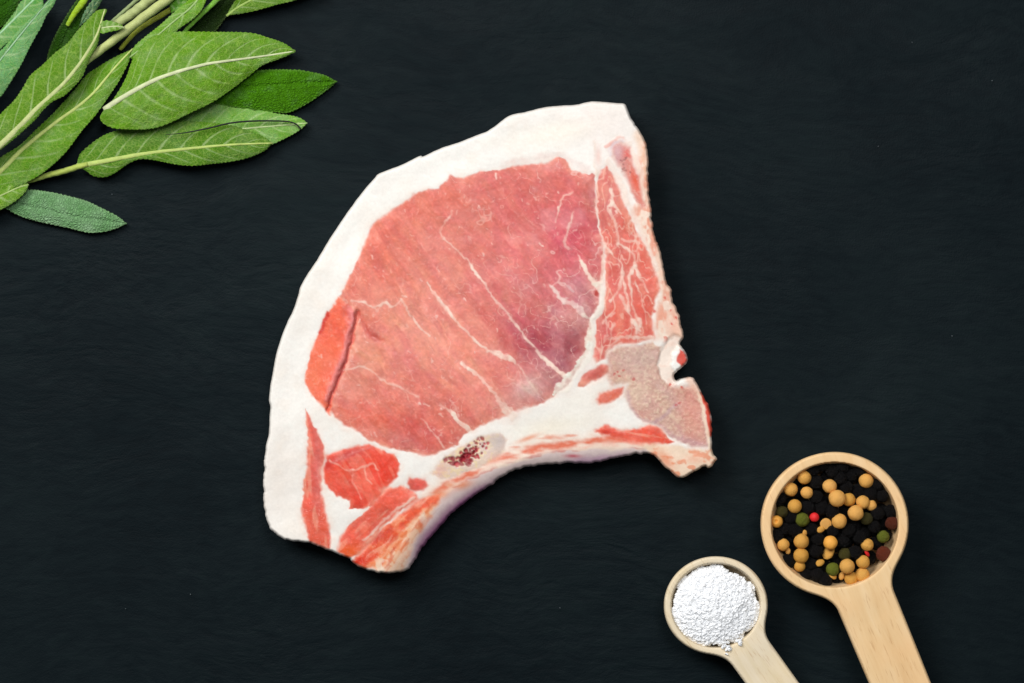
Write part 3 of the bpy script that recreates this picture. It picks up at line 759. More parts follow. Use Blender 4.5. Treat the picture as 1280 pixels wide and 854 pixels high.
leafseed = [0]
def leaf(root, mid, left, right, z, color, upper=False, camber=2.0, ripple=0.8, nv=9, rib=(3.0, 0.8), ribcol=(206, 218, 160), label=None, fold=0.0, wave=3.2):
    """mid/left/right run base to tip in photograph pixels; z: heights in mm along the leaf; camber, ripple in px"""
    leafseed[0] += 1
    sd = leafseed[0] * 7
    rg = np.random.default_rng(sd)
    M0 = catmull(mid, 400); L0 = catmull(left, 400); R0 = catmull(right, 400)
    ln = np.hypot(*np.diff(M0, axis=0).T).sum()
    nu = int(np.clip(ln / 1.4, 30, 190))
    pick = np.linspace(0, 399, nu).astype(int)
    M, Lf, Rt = M0[pick], L0[pick], R0[pick]
    # edges re-parameterised so cross lines stay near perpendicular
    wmax = max(np.hypot(*(Lf - M).T).max(), np.hypot(*(Rt - M).T).max())
    nvv = int(np.clip(wmax / 1.3, 10, 48))
    v = np.linspace(-1, 1, 2 * nvv + 1)
    u = np.linspace(0, 1, nu)
    U, Vv = np.meshgrid(u, v, indexing='ij')
    t = np.abs(Vv)[..., None]
    P = np.where(Vv[..., None] < 0, M[:, None] * (1 - t) + Lf[:, None] * t, M[:, None] * (1 - t) + Rt[:, None] * t)
    wl = np.hypot(*(Lf - M).T)[:, None]; wr = np.hypot(*(Rt - M).T)[:, None]
    half = np.where(Vv < 0, wl, wr)
    t = t[..., 0]
    across = Vv * half; along = U * ln
    # crenate margin
    dirv = np.where(Vv[..., None] < 0, (Lf - M)[:, None], (Rt - M)[:, None])
    nn = np.hypot(dirv[..., 0], dirv[..., 1])[..., None] + 1e-6
    P = P + dirv / nn * (0.5 * np.sin(along * 1.35 + 2 * np.sin(along * .11)) * sstep(.9, 1, t) * sstep(0.02, .1, U) * sstep(1, .96, U))[..., None]
    # side veins
    vein = np.zeros_like(U)
    for side in (-1, 1):
        ph = rg.uniform(-.3, .3)
        for k in range(-1, nv + 1):
            u0 = (k + .5 + ph + (.25 if side > 0 else 0)) / nv
            lean = 0.20 * (1 - .3 * u0)
            path = u0 + lean * (t * 0.75 + 0.45 * t ** 2) * np.clip(half.max() / 40, .55, 1.2)
            dist = np.abs(U - path) * ln + 0.9 * vnoise(along, across, 9, sd + k)
            wv = 1.7 * (1 - .65 * t)
            vv = sstep(wv + .9, wv * .3, np.abs(dist)) * (np.sign(Vv) == side) * sstep(1.0, .75, t) * (1 - .35 * t)
            vein = np.maximum(vein, vv)
    if upper: vein = vein * 0.25
    zc = np.interp(u, np.linspace(0, 1, len(z)), z)[:, None] / 1000.0
    bulk = np.sin(np.clip(t, 0, 1) * math.pi) * 0.5
    zz = zc + S * (-camber * t ** 2 * np.clip(half / 25, .2, 1.6) + fold * Vv * half + wave * fbm(along, across + 200, 46, sd + 3, 2) * (0.3 + t) + 1.7 * ripple * bulk * (1 - vein)
                   + ripple * .6 * fbm(along, across, 9, sd + 5, 2) + (-.9 if upper else .5) * vein)
    if upper: zz -= S * 1.4 * np.exp(-(across / 2.0) ** 2)
    V = world(P[..., 0], P[..., 1], zz).reshape(-1, 3)
    nc = 2 * nvv + 1
    idx = np.arange(nu * nc).reshape(nu, nc)
    F = np.stack([idx[:-1, :-1], idx[1:, :-1], idx[1:, 1:], idx[:-1, 1:]], -1).reshape(-1, 4)
    p0, p1, p2 = V[F[len(F) // 2, 0]], V[F[len(F) // 2, 1]], V[F[len(F) // 2, 2]]
    if np.cross(p1 - p0, p2 - p0)[2] < 0: F = F[:, ::-1]
    mg = sstep(3.2, .6, (1 - t) * half) * np.ones_like(U)
    lc = np.stack([along + leafseed[0] * 500, across, 0 * U], -1).reshape(-1, 3)
    o = make_mesh('leaf', tolocal(V, root), F, LEAF_UPPER if upper else LEAF_UNDER, root,
                  fattrs={'vein': vein.ravel(), 'leafco': lc, 'margin': mg.ravel()})
    o.color = (*(lin(color) * (np.array([1.25, 1.4, .9]) if upper else np.array([.92, 1.05, .80]))), 1)
    so = o.modifiers.new('thickness', 'SOLIDIFY'); so.thickness = 0.00035; so.offset = -1
    if label: o['label'] = label
    if rib:
        k = np.linspace(0, nu - 1, 24).astype(int)
        pts = M[k]; zz_c = zz[k, nvv] * 1000
        r = tube('midrib', pts, list(zz_c / 1000 + 0.0001), [rib[0], (rib[0] + rib[1]) * .45, rib[1]], ribcol, root, .55)
        r.parent = o
    return o

def G(px, py, z=0.0): return tuple(W(px, py, z))
# -- sprig whose thick pale stem runs out past the top edge
A = empty('sage_sprig', G(160, 40), 'sage sprig with a thick pale stem and the broadest pale green leaf', 'sage', 'sage sprigs')
B = empty('sage_sprig', G(30, 30), 'sage sprig of blue-green leaves crowded at the outer corner', 'sage', 'sage sprigs')
D_ = empty('sage_sprig', G(260, 20), 'sage sprig with bright yellow-green stalk and a dark crinkled leaf showing its upper side', 'sage', 'sage sprigs')
E_ = empty('sage_sprig', G(60, 215), 'short sage stalk with two bright green overlapping leaves under a black line', 'sage', 'sage sprigs')
# stems
tube('stem', [(100,82),(113,72),(137,54),(160,36.6),(184,18),(207,1),(240,-26)], [.010,.011,.012,.013,.013], [5.0,5.2,5.6,5.8,6.0], (196,206,128), A)
tube('stem', [(139,34),(150,27),(165,17),(184,2),(215,-24)], [.006,.007,.009,.011], [5.2,6.0,6.2,6.4], (188,200,130), B)
tube('stem', [(140,27),(156,13),(171,0),(190,-16)], [.005,.006,.008], [2.0,2.4,2.6], (150,168,112), B)
tube('stem', [(150,62),(168,42),(184,30),(209,15),(226,4),(250,-16)], [.004,.006,.007,.008], [2.6,3.2,3.6,3.8], (150,160,30), D_)
# leaves of the first sprig
leaf(A, [(130,137),(160,118),(200,97.5),(252,81.6),(294,75),(331,70),(369.5,64)],
     [(130,137),(143,122),(157,98),(167,72),(184,50),(204,42),(225,39.5),(265,39.8),(312,41),(335,47),(355,54),(369.5,64)],
     [(130,137),(125,147),(130,155),(145,161),(180,162),(205,157),(237,142),(264,129),(284,116),(309,97),(327,82.5),(346,75),(359,70),(369.5,64)],
     [13,15,16,14,9,6], (98,146,30), camber=4, ripple=1.4, nv=10, rib=(3.5,.8), ribcol=(220,228,178), label='broad pale green leaf, underside up with raised veins')
leaf(A, [(-45,256),(0,215),(29,186),(66,156),(111,122),(145,83),(166,61)],
     [(-45,256),(-20,215),(0,197),(24,182),(47,160),(68,140),(92,113),(108,94),(122,84),(142,72),(166,61)],
     [(-45,256),(-15,248),(8,238),(36,227),(58,213),(81,192),(103,163),(121,142),(146,106),(160,80),(166,61)],
     [8,9,10,10,8,7], (92,142,28), camber=3, ripple=1.2, nv=9, rib=(4.0,1.0), ribcol=(200,216,120), fold=.14)
leaf(A, [(-45,222),(0,182),(23,160),(47,135),(80,104),(105,72),(122,42),(131,12)],
     [(-45,222),(-20,165),(0,143),(17,126),(27,112),(38,94),(52,82),(68,66.6),(84,54),(97,38),(109,25),(120,14),(131,11)],
     [(-45,222),(-10,196),(20,172),(44,150),(54,138),(66,127),(80,120),(94,107),(103,96),(108,84),(114,70),(122,56),(126,38),(130,22),(134,13),(131,11)],
     [15,17,18,17,15,14,14], (84,130,6), camber=5, ripple=1.4, nv=9, rib=(5.0,1.2), ribcol=(198,208,138), fold=.05)
leaf(A, [(122,36),(134,34),(146,33),(156,34.5)], [(122,36),(128,27),(137,26),(150,30),(156,34.5)], [(122,36),(127,42),(137,40),(148,38),(156,34.5)],
     [13,15.5,16,15], (104,150,50), camber=1, ripple=.6, nv=5, rib=(1.2,.6))
leaf(A, [(-60,272),(-20,252),(0,245),(22,235),(36,231)], [(-60,272),(-32,238),(-8,224),(18,219),(30,224),(36,231)], [(-60,272),(-30,275),(0,263),(19,252),(32,240),(36,231)],
     [7,8,9,9,8], (104,150,40), camber=3, nv=6, rib=(1.8,.8), ribcol=(176,200,120))
# blue-green corner sprig
leaf(B, [(-55,138),(-12,90),(14,58),(40,26),(74,-14)], [(-55,138),(-30,88),(0,64),(17,45),(31,30),(45,16),(61,0),(74,-14)],
     [(-55,138),(-10,128),(0,122),(9,110),(25,84),(34,66),(44,47),(51,35),(58,20),(68,5),(74,-14)], [12,14,15,14,12], (106,164,112), camber=3, ripple=1.0, nv=8, rib=(1.4,.8), ribcol=(158,200,156), fold=-.12)
leaf(B, [(-40,80),(0,42),(19,23),(32,10),(50,-8)], [(-40,80),(-15,50),(0,38),(9,27),(19,14),(28,0),(50,-8)], [(-40,80),(-10,74),(2,60),(22,44),(40,24),(54,6),(50,-8)],
     [11,12,12,11], (92,150,90), camber=4, nv=7, rib=(2.0,1.2), ribcol=(160,206,156), fold=.25)
leaf(B, [(-40,40),(-5,14),(30,-14)], [(-40,40),(-22,6),(30,-14)], [(-40,40),(10,30),(30,-14)], [5,6,6], (42,82,14), upper=True, nv=6, rib=None)
leaf(B, [(58,92),(72,66),(86,38),(98,10),(108,-16)], [(58,92),(60,66),(72,38),(90,8),(108,-16)], [(58,92),(80,74),(96,44),(108,12),(108,-16)], [2,4,5,7,8], (40,72,20), upper=True, nv=6, rib=None)
tube('stem', [(84,32),(93,17),(104,2),(115,-16)], [.007,.010,.012], [2.6,4.2,4.8], (158,196,10), B, .6)
leaf(B, [(100,32),(110,18),(121,2),(134,-16)], [(100,32),(104,18),(114,2),(134,-16)], [(100,32),(114,22),(127,2),(134,-16)], [7,9,10,10], (84,124,104), camber=2, nv=5, rib=None, fold=-.5)
# right-hand sprig
leaf(D_, [(270,-46),(247,0),(216,28),(190,50),(162,72)], [(270,-46),(237,-2),(221,12),(199,32),(180,47),(168,58),(162,72)], [(270,-46),(258,0),(246,20),(222,38),(195,62),(172,76),(162,72)],
     [12,12,11,10,9], (108,156,56), camber=3, nv=8, rib=(1.6,.8), ribcol=(164,196,120), fold=-.05)
leaf(D_, [(214,16),(224,6),(240,-12)], [(214,16),(214,2),(240,-12)], [(214,16),(230,8),(240,-12)], [9,10,11], (84,160,20), nv=4, rib=None, camber=1)
tube('stem', [(222,50),(233,37),(252,18),(271,0),(290,-20)], [.006,.008,.010,.012], [2.2,2.8,3.2,3.6], (116,178,44), D_, .6)
leaf(D_, [(225,60),(252,34),(275,10),(300,-20)], [(225,60),(232,36),(258,12),(300,-20)], [(225,60),(264,44),(284,20),(302,0),(300,-20)], [2,3,4,5], (28,44,16), upper=True, nv=6, rib=None)  # leaf beneath the others: deep shade painted into its near-black colour
leaf(D_, [(283,20),(298,9),(318,-2),(360,-26),(400,-46)], [(283,20),(288,10),(298,-4),(330,-40),(400,-46)], [(283,20),(302,17),(322,13),(346,6),(370,0),(396,-14),(400,-46)],
     [5,6,8,9,9], (84,128,10), camber=2, nv=7, rib=(1.6,1.0), ribcol=(160,190,90))
leaf(D_, [(235,122),(290,110),(330,107),(375,104),(421.5,102)], [(235,122),(275,98),(320,88),(365,87),(384,89),(406,94),(421.5,102)], [(235,122),(280,132),(315,138),(345,141),(363,140.5),(387,128),(410,112),(421.5,102)],
     [4,5,5,5,3], (66,116,4), upper=True, camber=3, ripple=1.4, nv=9, rib=None, label='dark green crinkled leaf, upper side up')
# two overlapping leaves on a short stalk
leaf(E_, [(190,172),(260,166),(310,160.5),(350,157),(384,154)], [(190,172),(232,140),(270,127.5),(305,131),(342,141),(367,145),(378,149),(384,154)], [(190,172),(250,188),(300,187),(330,184),(355,174),(375,162.5),(384,154)],
     [3,4,5,5,3.5], (118,166,84), camber=2, nv=9, rib=(1.8,.8), ribcol=(196,220,150))
leaf(E_, [(96,208),(108,206),(180,192.5),(235,186),(290,181),(341,179)], [(96,208),(98,197),(104,188),(130,169),(160,160),(205,152),(250,152),(285,156),(310,163),(328,170),(341,179)],
     [(96,208),(108,214),(116,220),(129,222),(143,217),(162,204),(182,199),(230,207),(267,205),(305,199),(330,189),(341,179)],
     [6,6.5,8,8.5,8,6.5], (74,124,4), camber=3, ripple=1.2, nv=9, rib=(3.6,.9), ribcol=(192,212,112))
tube('petiole', [(30,228),(60,219),(80,214),(98,208.5),(110,205.5)], [.004,.005,.006,.0062,.0062], [3.0,3.5,3.7,3.7,3.2], (182,200,88), E_)
# loose leaf
Lz = empty('sage_leaf', G(90, 266), 'loose grey-green sage leaf lying flat, downy upper side up', 'sage leaf')
leaf(Lz, [(-10,246),(28,256),(60,263),(100,271.5),(158.5,279.6)], [(-10,246),(14,238),(37,237),(62,240),(86,245),(109,251.5),(131,262),(148,271),(158.5,279.6)],
     [(-10,246),(2,258),(9.4,262),(24,270),(47,277),(84,285),(112,291),(135,289),(150,284),(158.5,279.6)], [4,4.5,5,4.5,2.5], (118,152,130), upper=True, camber=4, nv=8, rib=None)

# black line added over the leaves for the dark gap at a leaf-edge fold
def mat_plain(name, c, rough=.6, spec=.3):
    t = NT(name)
    co = t.n('ShaderNodeTexCoord').outputs['Object']
    n = t.noise(co, 800, 3, .6)
    t.set(Base_Color=t.mix(n, tuple(np.array(c) * .8), tuple(np.array(c) * 1.2)), Roughness=rough, Specular_IOR_Level=spec)
    return t.m
th = empty('fold_gap_line', G(300, 155, .008), 'fine black line added for the fold gap over the bright green sage leaf', 'dark line')
o = tube('line_tube', [(207,168.5),(232,166),(262,160),(288,154),(315,151.5),(345,151.3),(362,152.5),(371,156),(376.5,162)], [.0105,.0108,.0104,.0092,.0076,.0068,.0062], [.35,.8,1.0,1.1,1.1,1.0,.9], (10,12,14), th, 1.0, 70, 8)
o.data.materials.clear(); o.data.materials.append(mat_plain('fold_gap_line', (.006, .007, .008), .5))

# ------------------------------------------------------------------ wooden spoons
def mat_wood(name, c1, c2, c3, inner):
    t = NT(name)
    co = t.n('ShaderNodeTexCoord').outputs['Object']
    mp = t.n('ShaderNodeMapping', {'Vector': co, 'Scale': (0.12, 1.0, 0.6)}).outputs[0]
    n1 = t.noise(mp, 420, 5, .6, .6); n2 = t.noise(mp, 90, 3, .5, 1.2); n3 = t.noise(co, 60, 2, .5)
    mp2 = t.n('ShaderNodeMapping', {'Vector': co, 'Scale': (0.10, 1.0, 1.0)}).outputs[0]
    pore = t.maprange(t.noise(mp2, 1500, 2, .5), .60, .75)
    c = t.ramp(t.math('ADD', t.math('MULTIPLY', n1, .45), t.math('MULTIPLY', n2, .55)), [(.3, tuple(lin(c1))), (.5, tuple(lin(c2))), (.72, tuple(lin(c3)))])
    c = t.mix(t.math('MULTIPLY', t.maprange(n3, .35, .7), .35), c, tuple(lin(inner)))
    c = t.mix(t.math('MULTIPLY', pore, .38), c, tuple(lin((176, 122, 74))))
    t.set(Base_Color=c, Roughness=.58, Specular_IOR_Level=.25, Normal=t.bump(t.math('ADD', n1, t.math('MULTIPLY', pore, -.5)), .25, .0004))
    return t.m

def spoon(cx, cy, rx, ry, rin, axis, hw, rim_z, cav, label, mat, hlen, fillet):
    ax = np.array(axis, float); ax /= np.linalg.norm(ax)
    def f(x, y):
        dx, dy = x - cx, y - cy
        rr = np.hypot(dx / rx, dy / ry)
        d1 = (rr - 1) * min(rx, ry)
        a = dx * ax[0] + dy * ax[1]; b = np.abs(-dx * ax[1] + dy * ax[0])
        # capsule-ended bar starting at the bowl centre
        qa = np.maximum(np.maximum(-a, a - hlen), 0)
        bar_w = hw * (1 - 0.05 * sstep(rx, hlen, a))
        d2 = np.hypot(np.maximum(a - (hlen - hw), 0), 0) * 0
        ex = np.maximum(a - (hlen - hw), 0)
        d2 = np.where(a < 0, np.hypot(a, np.maximum(b - bar_w, 0)) + 0 * a, np.where(ex > 0, np.hypot(ex, b) - bar_w, b - bar_w))
        k = fillet
        h = np.clip(.5 + .5 * (d2 - d1) / k, 0, 1)
        return -(d2 * (1 - h) + d1 * h - k * h * (1 - h))
    corners = np.array([(cx, cy), (cx + ax[0] * hlen, cy + ax[1] * hlen)])
    x0, y0 = np.floor(corners.min(0) - rx - 6); x1, y1 = np.ceil(corners.max(0) + rx + 6)
    step = 1.0
    xs = np.arange(x0, x1, step); ys = np.arange(y0, y1, step)
    gx, gy = np.meshgrid(xs, ys); ny, nx = gx.shape
    d = f(gx, gy)
    ok = d > 0.25
    a = (gx - cx) * ax[0] + (gy - cy) * ax[1]; b = -(gx - cx) * ax[1] + (gy - cy) * ax[0]
    rho = np.hypot((gx - cx) / rx, (gy - cy) / ry) * rx
    r = 3.0
    q = np.clip(1 - np.clip(d, 0, None) / r, 0, 1)
    rnd = r * (1 - np.sqrt(1 - q * q))
    s = np.clip(rho / rin, 0, 1)
    bowl = -cav / S * np.clip(1 - s ** 9, 0, 1) ** .8
    bev = -0.9 * np.exp(-np.clip(rho - rin, 0, None) / 1.2) * (rho >= rin)
    handle_drop = 1.5 * sstep(rx, rx + 40, a)
    hp = rim_z / S + np.where(rho < rin, bowl - .9, bev) - rnd - handle_drop + .25 * fbm(a / 3, b, 12, 201, 2)
    q4 = ok[:-1, :-1] & ok[:-1, 1:] & ok[1:, 1:] & ok[1:, :-1]
    idx = np.arange(nx * ny).reshape(ny, nx)
    F = np.stack([idx[:-1, :-1][q4], idx[1:, :-1][q4], idx[1:, 1:][q4], idx[:-1, 1:][q4]], -1)
    part = (a[:-1, :-1][q4] > rx + 2).astype(int)
    e = np.concatenate([F[:, [0, 1]], F[:, [1, 2]], F[:, [2, 3]], F[:, [3, 0]]]); own = np.tile(np.arange(len(F)), 4)
    kk = np.sort(e, 1); kk = kk[:, 0].astype(np.int64) * nx * ny + kk[:, 1]
    u, inv, cnt = np.unique(kk, return_inverse=True, return_counts=True)
    bsel = cnt[inv] == 1; be, bo = e[bsel], own[bsel]; bv = np.unique(be)
    GX, GY, HP = gx.ravel().copy(), gy.ravel().copy(), hp.ravel().copy()
    X, Y = GX[bv], GY[bv]
    for _ in range(4):
        dd = f(X, Y); g1 = (f(X + .2, Y) - f(X - .2, Y)) / .4; g2 = (f(X, Y + .2) - f(X, Y - .2)) / .4
        gl = g1 * g1 + g2 * g2 + 1e-6
        X = X - dd * g1 / gl; Y = Y - dd * g2 / gl
    gn = np.sqrt(gl)
    HP[bv] = HP[bv] + rnd.ravel()[bv] - r
    GX[bv], GY[bv] = X, Y
    V = world(GX, GY, HP * S)
    ab = (X - cx) * ax[0] + (Y - cy) * ax[1]
    hz = sstep(rx * .80, rx * 1.15, ab)                       # 0 on the bowl, 1 on the handle
    zb = (1 - hz) * 0.0004 + hz * (rim_z - 0.0075)
    rings = []
    for t, inset_b, inset_h in ((.75, 1.5, .2), (.45, 5, .2), (.2, 11, .4), (0, 20, 2.0)):
        p = V[bv].copy()
        p[:, 2] = zb + (V[bv][:, 2] - zb) * t
        ins = (inset_b * (1 - hz) + inset_h * hz) * S
        p[:, 0] += g1 / gn * ins; p[:, 1] -= g2 / gn * ins
        rings.append(p)
    off = nx * ny; nb = len(bv); pos = {int(v): k for k, v in enumerate(bv)}
    V = np.vstack([V] + rings)
    sf, sr = [], []
    for (i, j), o_ in zip(be, bo):
        i, j = int(i), int(j); pi, pj = i, j
        for k in range(4):
            ni, nj = off + k * nb + pos[i], off + k * nb + pos[j]
            sf.append((pj, pi, ni, nj)); sr.append(part[o_]); pi, pj = ni, nj
    F = np.vstack([F, np.array(sf)]); FR = np.r_[part, np.array(sr)]
    nrm = np.cross(V[F[:, 2]] - V[F[:, 0]], V[F[:, 3]] - V[F[:, 1]])
    VN = np.zeros_like(V)
    for k in range(4): np.add.at(VN, F[:, k], nrm)
    VN /= np.linalg.norm(VN, axis=1)[:, None] + 1e-20
    root = empty('wooden_spoon', G(cx, cy), label, 'spoon', 'wooden measuring spoons', math.atan2(-ax[1], ax[0]))
    V = tolocal(V, root); VN = tolocal(VN + np.array(root.location), root)
    for pid, nm in ((0, 'bowl'), (1, 'handle')):
        sel = F[FR == pid]; vs, inv = np.unique(sel, return_inverse=True)
        make_mesh(nm, V[vs], inv.reshape(-1, 4), mat, root, normals=VN[vs])
    return root
WOOD1 = mat_wood('orange_beech', (228,188,136), (240,204,154), (247,216,172), (248,196,140))
WOOD2 = mat_wood('pale_beech', (222,204,168), (234,218,190), (240,226,202), (238,212,164))
spoon(1043.5, 656, 92.5, 91, 79.5, (41, 99), 36.5, 0.024, 0.0175, 'larger wooden measuring spoon holding mixed peppercorns', WOOD1, 330, 22)
spoon(894.8, 757, 65, 61.5, 56, (35, 48), 27.5, 0.018, 0.0125, 'smaller wooden measuring spoon heaped with white salt', WOOD2, 240, 18)

# ------------------------------------------------------------------ peppercorns
def mat_corn(name, c1, c2, rough, bump, c3=None, spec=.3):
    t = NT(name)
    co = t.n('ShaderNodeTexCoord').outputs['Object']
    ra = t.n('ShaderNodeObjectInfo').outputs['Random']
    sh = t.n('ShaderNodeCombineXYZ', {0: t.math('MULTIPLY', ra, 7.0)}).outputs[0]
    v = t.n('ShaderNodeVectorMath', {0: co, 1: sh}, operation='ADD').outputs[0]
    n1 = t.noise(v, 420, 4, .6, .4); n2 = t.noise(v, 1500, 2, .6)
    c = t.mix(t.maprange(n1, .35, .65), tuple(c1), tuple(c2))
    if c3 is not None: c = t.mix(t.math('MULTIPLY', ra, .45), c, tuple(c3))
    hs = t.n('ShaderNodeHueSaturation', {'Value': t.maprange(ra, 0, 1, .8, 1.15), 'Color': c}).outputs[0]
    t.set(Base_Color=hs, Roughness=rough, Specular_IOR_Level=spec, Normal=t.bump(t.math('ADD', n1, t.math('MULTIPLY', n2, .4)), bump, .0006))
    return t.m
PM = {'black': mat_corn('black_peppercorn', (.0028, .0027, .0032), (.011, .0095, .010), .45, 1.0, spec=.18),
      'white': mat_corn('cream_peppercorn', lin((222, 146, 44)), lin((250, 196, 96)), .5, .5, lin((206, 158, 104))),
      'orange': mat_corn('orange_peppercorn', lin((222, 148, 52)), lin((236, 176, 84)), .55, .25),
      'green': mat_corn('green_peppercorn', lin((66, 72, 10)), lin((134, 142, 42)), .6, .7),
      'olive': mat_corn('olive_peppercorn', lin((40, 38, 12)), lin((86, 78, 26)), .6, .8),
      'red': mat_corn('red_peppercorn', lin((206, 24, 32)), lin((232, 52, 52)), .45, .3),
      'brown': mat_corn('brown_peppercorn', lin((66, 22, 12)), lin((122, 56, 32)), .5, .8)}
def corn_mesh(name, wr, seed, squash=1.0, hole=False, cut=False, star=False, mat=None):
    bm = bmesh.new(); bmesh.ops.create_icosphere(bm, subdivisions=4, radius=1.0)
    off = Vector((seed * 3.1, seed * 1.7, 0))
    for v in bm.verts:
        p = v.co.normalized()
        rdg = abs(mnoise.noise(p * 2.6 + off)) + .5 * abs(mnoise.noise(p * 5.2 + off))
        k = 1 + .05 * mnoise.noise(p * 1.3 + off) - wr * (1 - min(1, rdg * 2.6))
        if hole:
            a = (p - Vector((-.15, .12, 1)).normalized()).length
            k -= .45 * max(0, 1 - (a / .38) ** 2)
        if star:
            a = math.atan2(p.y, p.x)
            if p.z > .3: k -= .10 * max(0, math.cos(3 * a)) * (p.z - .3)
        q = p * k
        if cut and q.z > .15: q.z = .15 + (q.z - .15) * .12 + .05 * mnoise.noise(p * 4 + off)
        q.z *= squash
        v.co = q
    me = bpy.data.meshes.new(name); bm.to_mesh(me); bm.free()
    me.polygons.foreach_set('use_smooth', [True] * len(me.polygons))
    me.materials.append(PM[mat])
    return me
MESH = {}
for k, wr, nvar in (('black', .22, 6), ('white', .03, 5), ('orange', .012, 2), ('green', .13, 3), ('olive', .13, 2), ('red', .03, 2), ('brown', .07, 2)):
    MESH[k] = [corn_mesh(k + '_peppercorn', wr, i + 3 * len(k), mat=k) for i in range(nvar)]
MESH['hole'] = [corn_mesh('holed_peppercorn', .01, 4, hole=True, mat='orange')]
MESH['star'] = [corn_mesh('star_peppercorn', .01, 5, star=True, mat='white')]
MESH['half'] = [corn_mesh('half_peppercorn', .02, 6, cut=True, mat='white')]
MESH['shell'] = [corn_mesh('shell_peppercorn', .10, 9, squash=.55, mat='white')]
LAB = {'black': ('wrinkled black peppercorn in the larger wooden spoon', 'black peppercorns'),
       'white': ('smooth round cream peppercorn in the larger wooden spoon', 'cream peppercorns'),
       'orange': ('deep orange-tan round peppercorn above the torn pale husk', None),
       'green': ('wrinkled green peppercorn in the larger wooden spoon', 'green peppercorns'),
       'olive': ('dull dark olive peppercorn among the black ones', 'olive peppercorns'),
       'hole': ('tan peppercorn with a dark round hole beside the spoon wall', None),
       'star': ('pale peppercorn with star-shaped creases touching a red sliver', None),
       'half': ('halved cream peppercorn with flat face, next to the red one', None),
       'shell': ('broken piece of cream peppercorn husk in the larger wooden spoon', 'cream husk pieces')}
RIMZ = 0.024
def pile_z(x, y):
    rho = math.hypot(x - 1041, y - 653) / 76
    return 0.0198 - 0.0016 * rho ** 2
def corn(kind, x, y, r, dz=0.0, sq=(1, 1, 1), rot=None, label=None, mesh=None):
    me = (mesh or random.choice(MESH[kind]))
    o = bpy.data.objects.new('peppercorn', me)
    col.objects.link(o)
    o.location = W(x, y, pile_z(x, y) + dz)
    o.scale = tuple(r * S * s for s in sq)
    o.rotation_euler = rot if rot else (random.uniform(-.6, .6), random.uniform(-.6, .6), random.uniform(0, 6.28))
    l, g = LAB.get(kind, (None, None))
    if label: l, g = label, None
    tag(o, l, 'peppercorn', g)
    return o
SPEC = [('white',1005.5,597,8.4),('white',988.7,612,8.4),('white',1008.5,616,7.6),('white',993.6,633,8.6),('white',1037,608,8.8),('white',1046.4,623,10.4),('white',1061,624.7,8.4),
 ('white',1082.5,601,9),('white',1078.5,628,8.4),('white',1089,632,6.8),('white',1069.6,641.4,9.6),('white',1049,651.7,9.4),('half',1032.3,655,7.0),('hole',971,652,7.6),
 ('white',1001.6,676.7,9.4),('white',1001.3,694.7,9.4),('white',979,681,7.8),('white',999.5,707.8,7.0),('orange',1038,678.5,8.6),('shell',1035.6,691,9.5),('shell',1025,703.7,6),
 ('star',1084,681,7.8),('white',1078.6,702.5,8.4),('white',1058.8,708,9.2),('white',1078,718.7,9),('white',1064,723,8.6),('shell',1041,720,5.6),('shell',1052,720,5.2),
 ('shell',985,689,4.4),('shell',1006,666.5,4.4),('shell',1026,662,5.6),
 ('green',1003,649.7,8.8),('green',1041,711.7,8.4),('green',1104,671,7.8),('olive',1083,648.6,8),('olive',977.6,640,7.6),('olive',1056,693,8),
 ('red',1018,646.6,5.9),('red',1083.7,691.6,4.6),('brown',1104.5,692.5,9.6),('brown',1115,654,8.6)]
RLAB = {(1018,646.6): 'small round bright red peppercorn beside a green one', (1083.7,691.6): 'thin red peppercorn sliver between two cream peppercorns',
        (1104.5,692.5): 'reddish brown wrinkled peppercorn resting against the bowl wall near the handle', (1115,654): 'dark brown-black peppercorn against the spoon wall beside bare wood'}
RLAB.update({(1046.4,623): 'largest cream peppercorn, lying over two smaller cream ones', (1082.5,601): 'cream peppercorn near the rim, partly hidden by a black one',
 (1069.6,641.4): 'greyish cream peppercorn touching a dark olive one', (1049,651.7): 'greyish cream peppercorn next to the halved one',
 (1003,649.7): 'green peppercorn next to the small red one', (1041,711.7): 'bright green peppercorn beside bare wood and cream husk pieces', (1104,671): 'green peppercorn above the reddish brown one',
 (1083,648.6): 'dark olive peppercorn touching a greyish cream one', (977.6,640): 'dull olive peppercorn above the tan one with a hole', (1056,693): 'dark olive peppercorn above a cream one near the handle',
 (1035.6,691): 'torn pale husk just below the deep orange-tan peppercorn', (1089,632): 'small cream peppercorn tucked behind a bigger cream one near the rim'})
used = []
for (k, x, y, r) in SPEC:
    dz = .0012 if k in ('white', 'orange', 'star', 'hole') else .0004
    if (x, y) in ((1046.4, 623), (1069.6, 641.4), (1058.8, 708), (1038, 678.5)): dz += .0018
    if (x, y) in ((1089, 632), (1061, 624.7), (1035.6, 691), (1064, 723), (999.5, 707.8)): dz -= .001
    sq = (1, 1, 1)
    if (x, y) == (1083.7, 691.6): sq = (1.1, .5, .6); 
    if k == 'shell': sq = (1, .72, .8)
    rot = None
    if k in ('hole', 'star'): rot = (random.uniform(-.15, .15), random.uniform(-.1, .1), .4)
    if k == 'half': rot = (.25, .1, -.4)
    corn(k, x, y, r, dz, sq, rot, RLAB.get((x, y)))
    used.append((x, y, r))
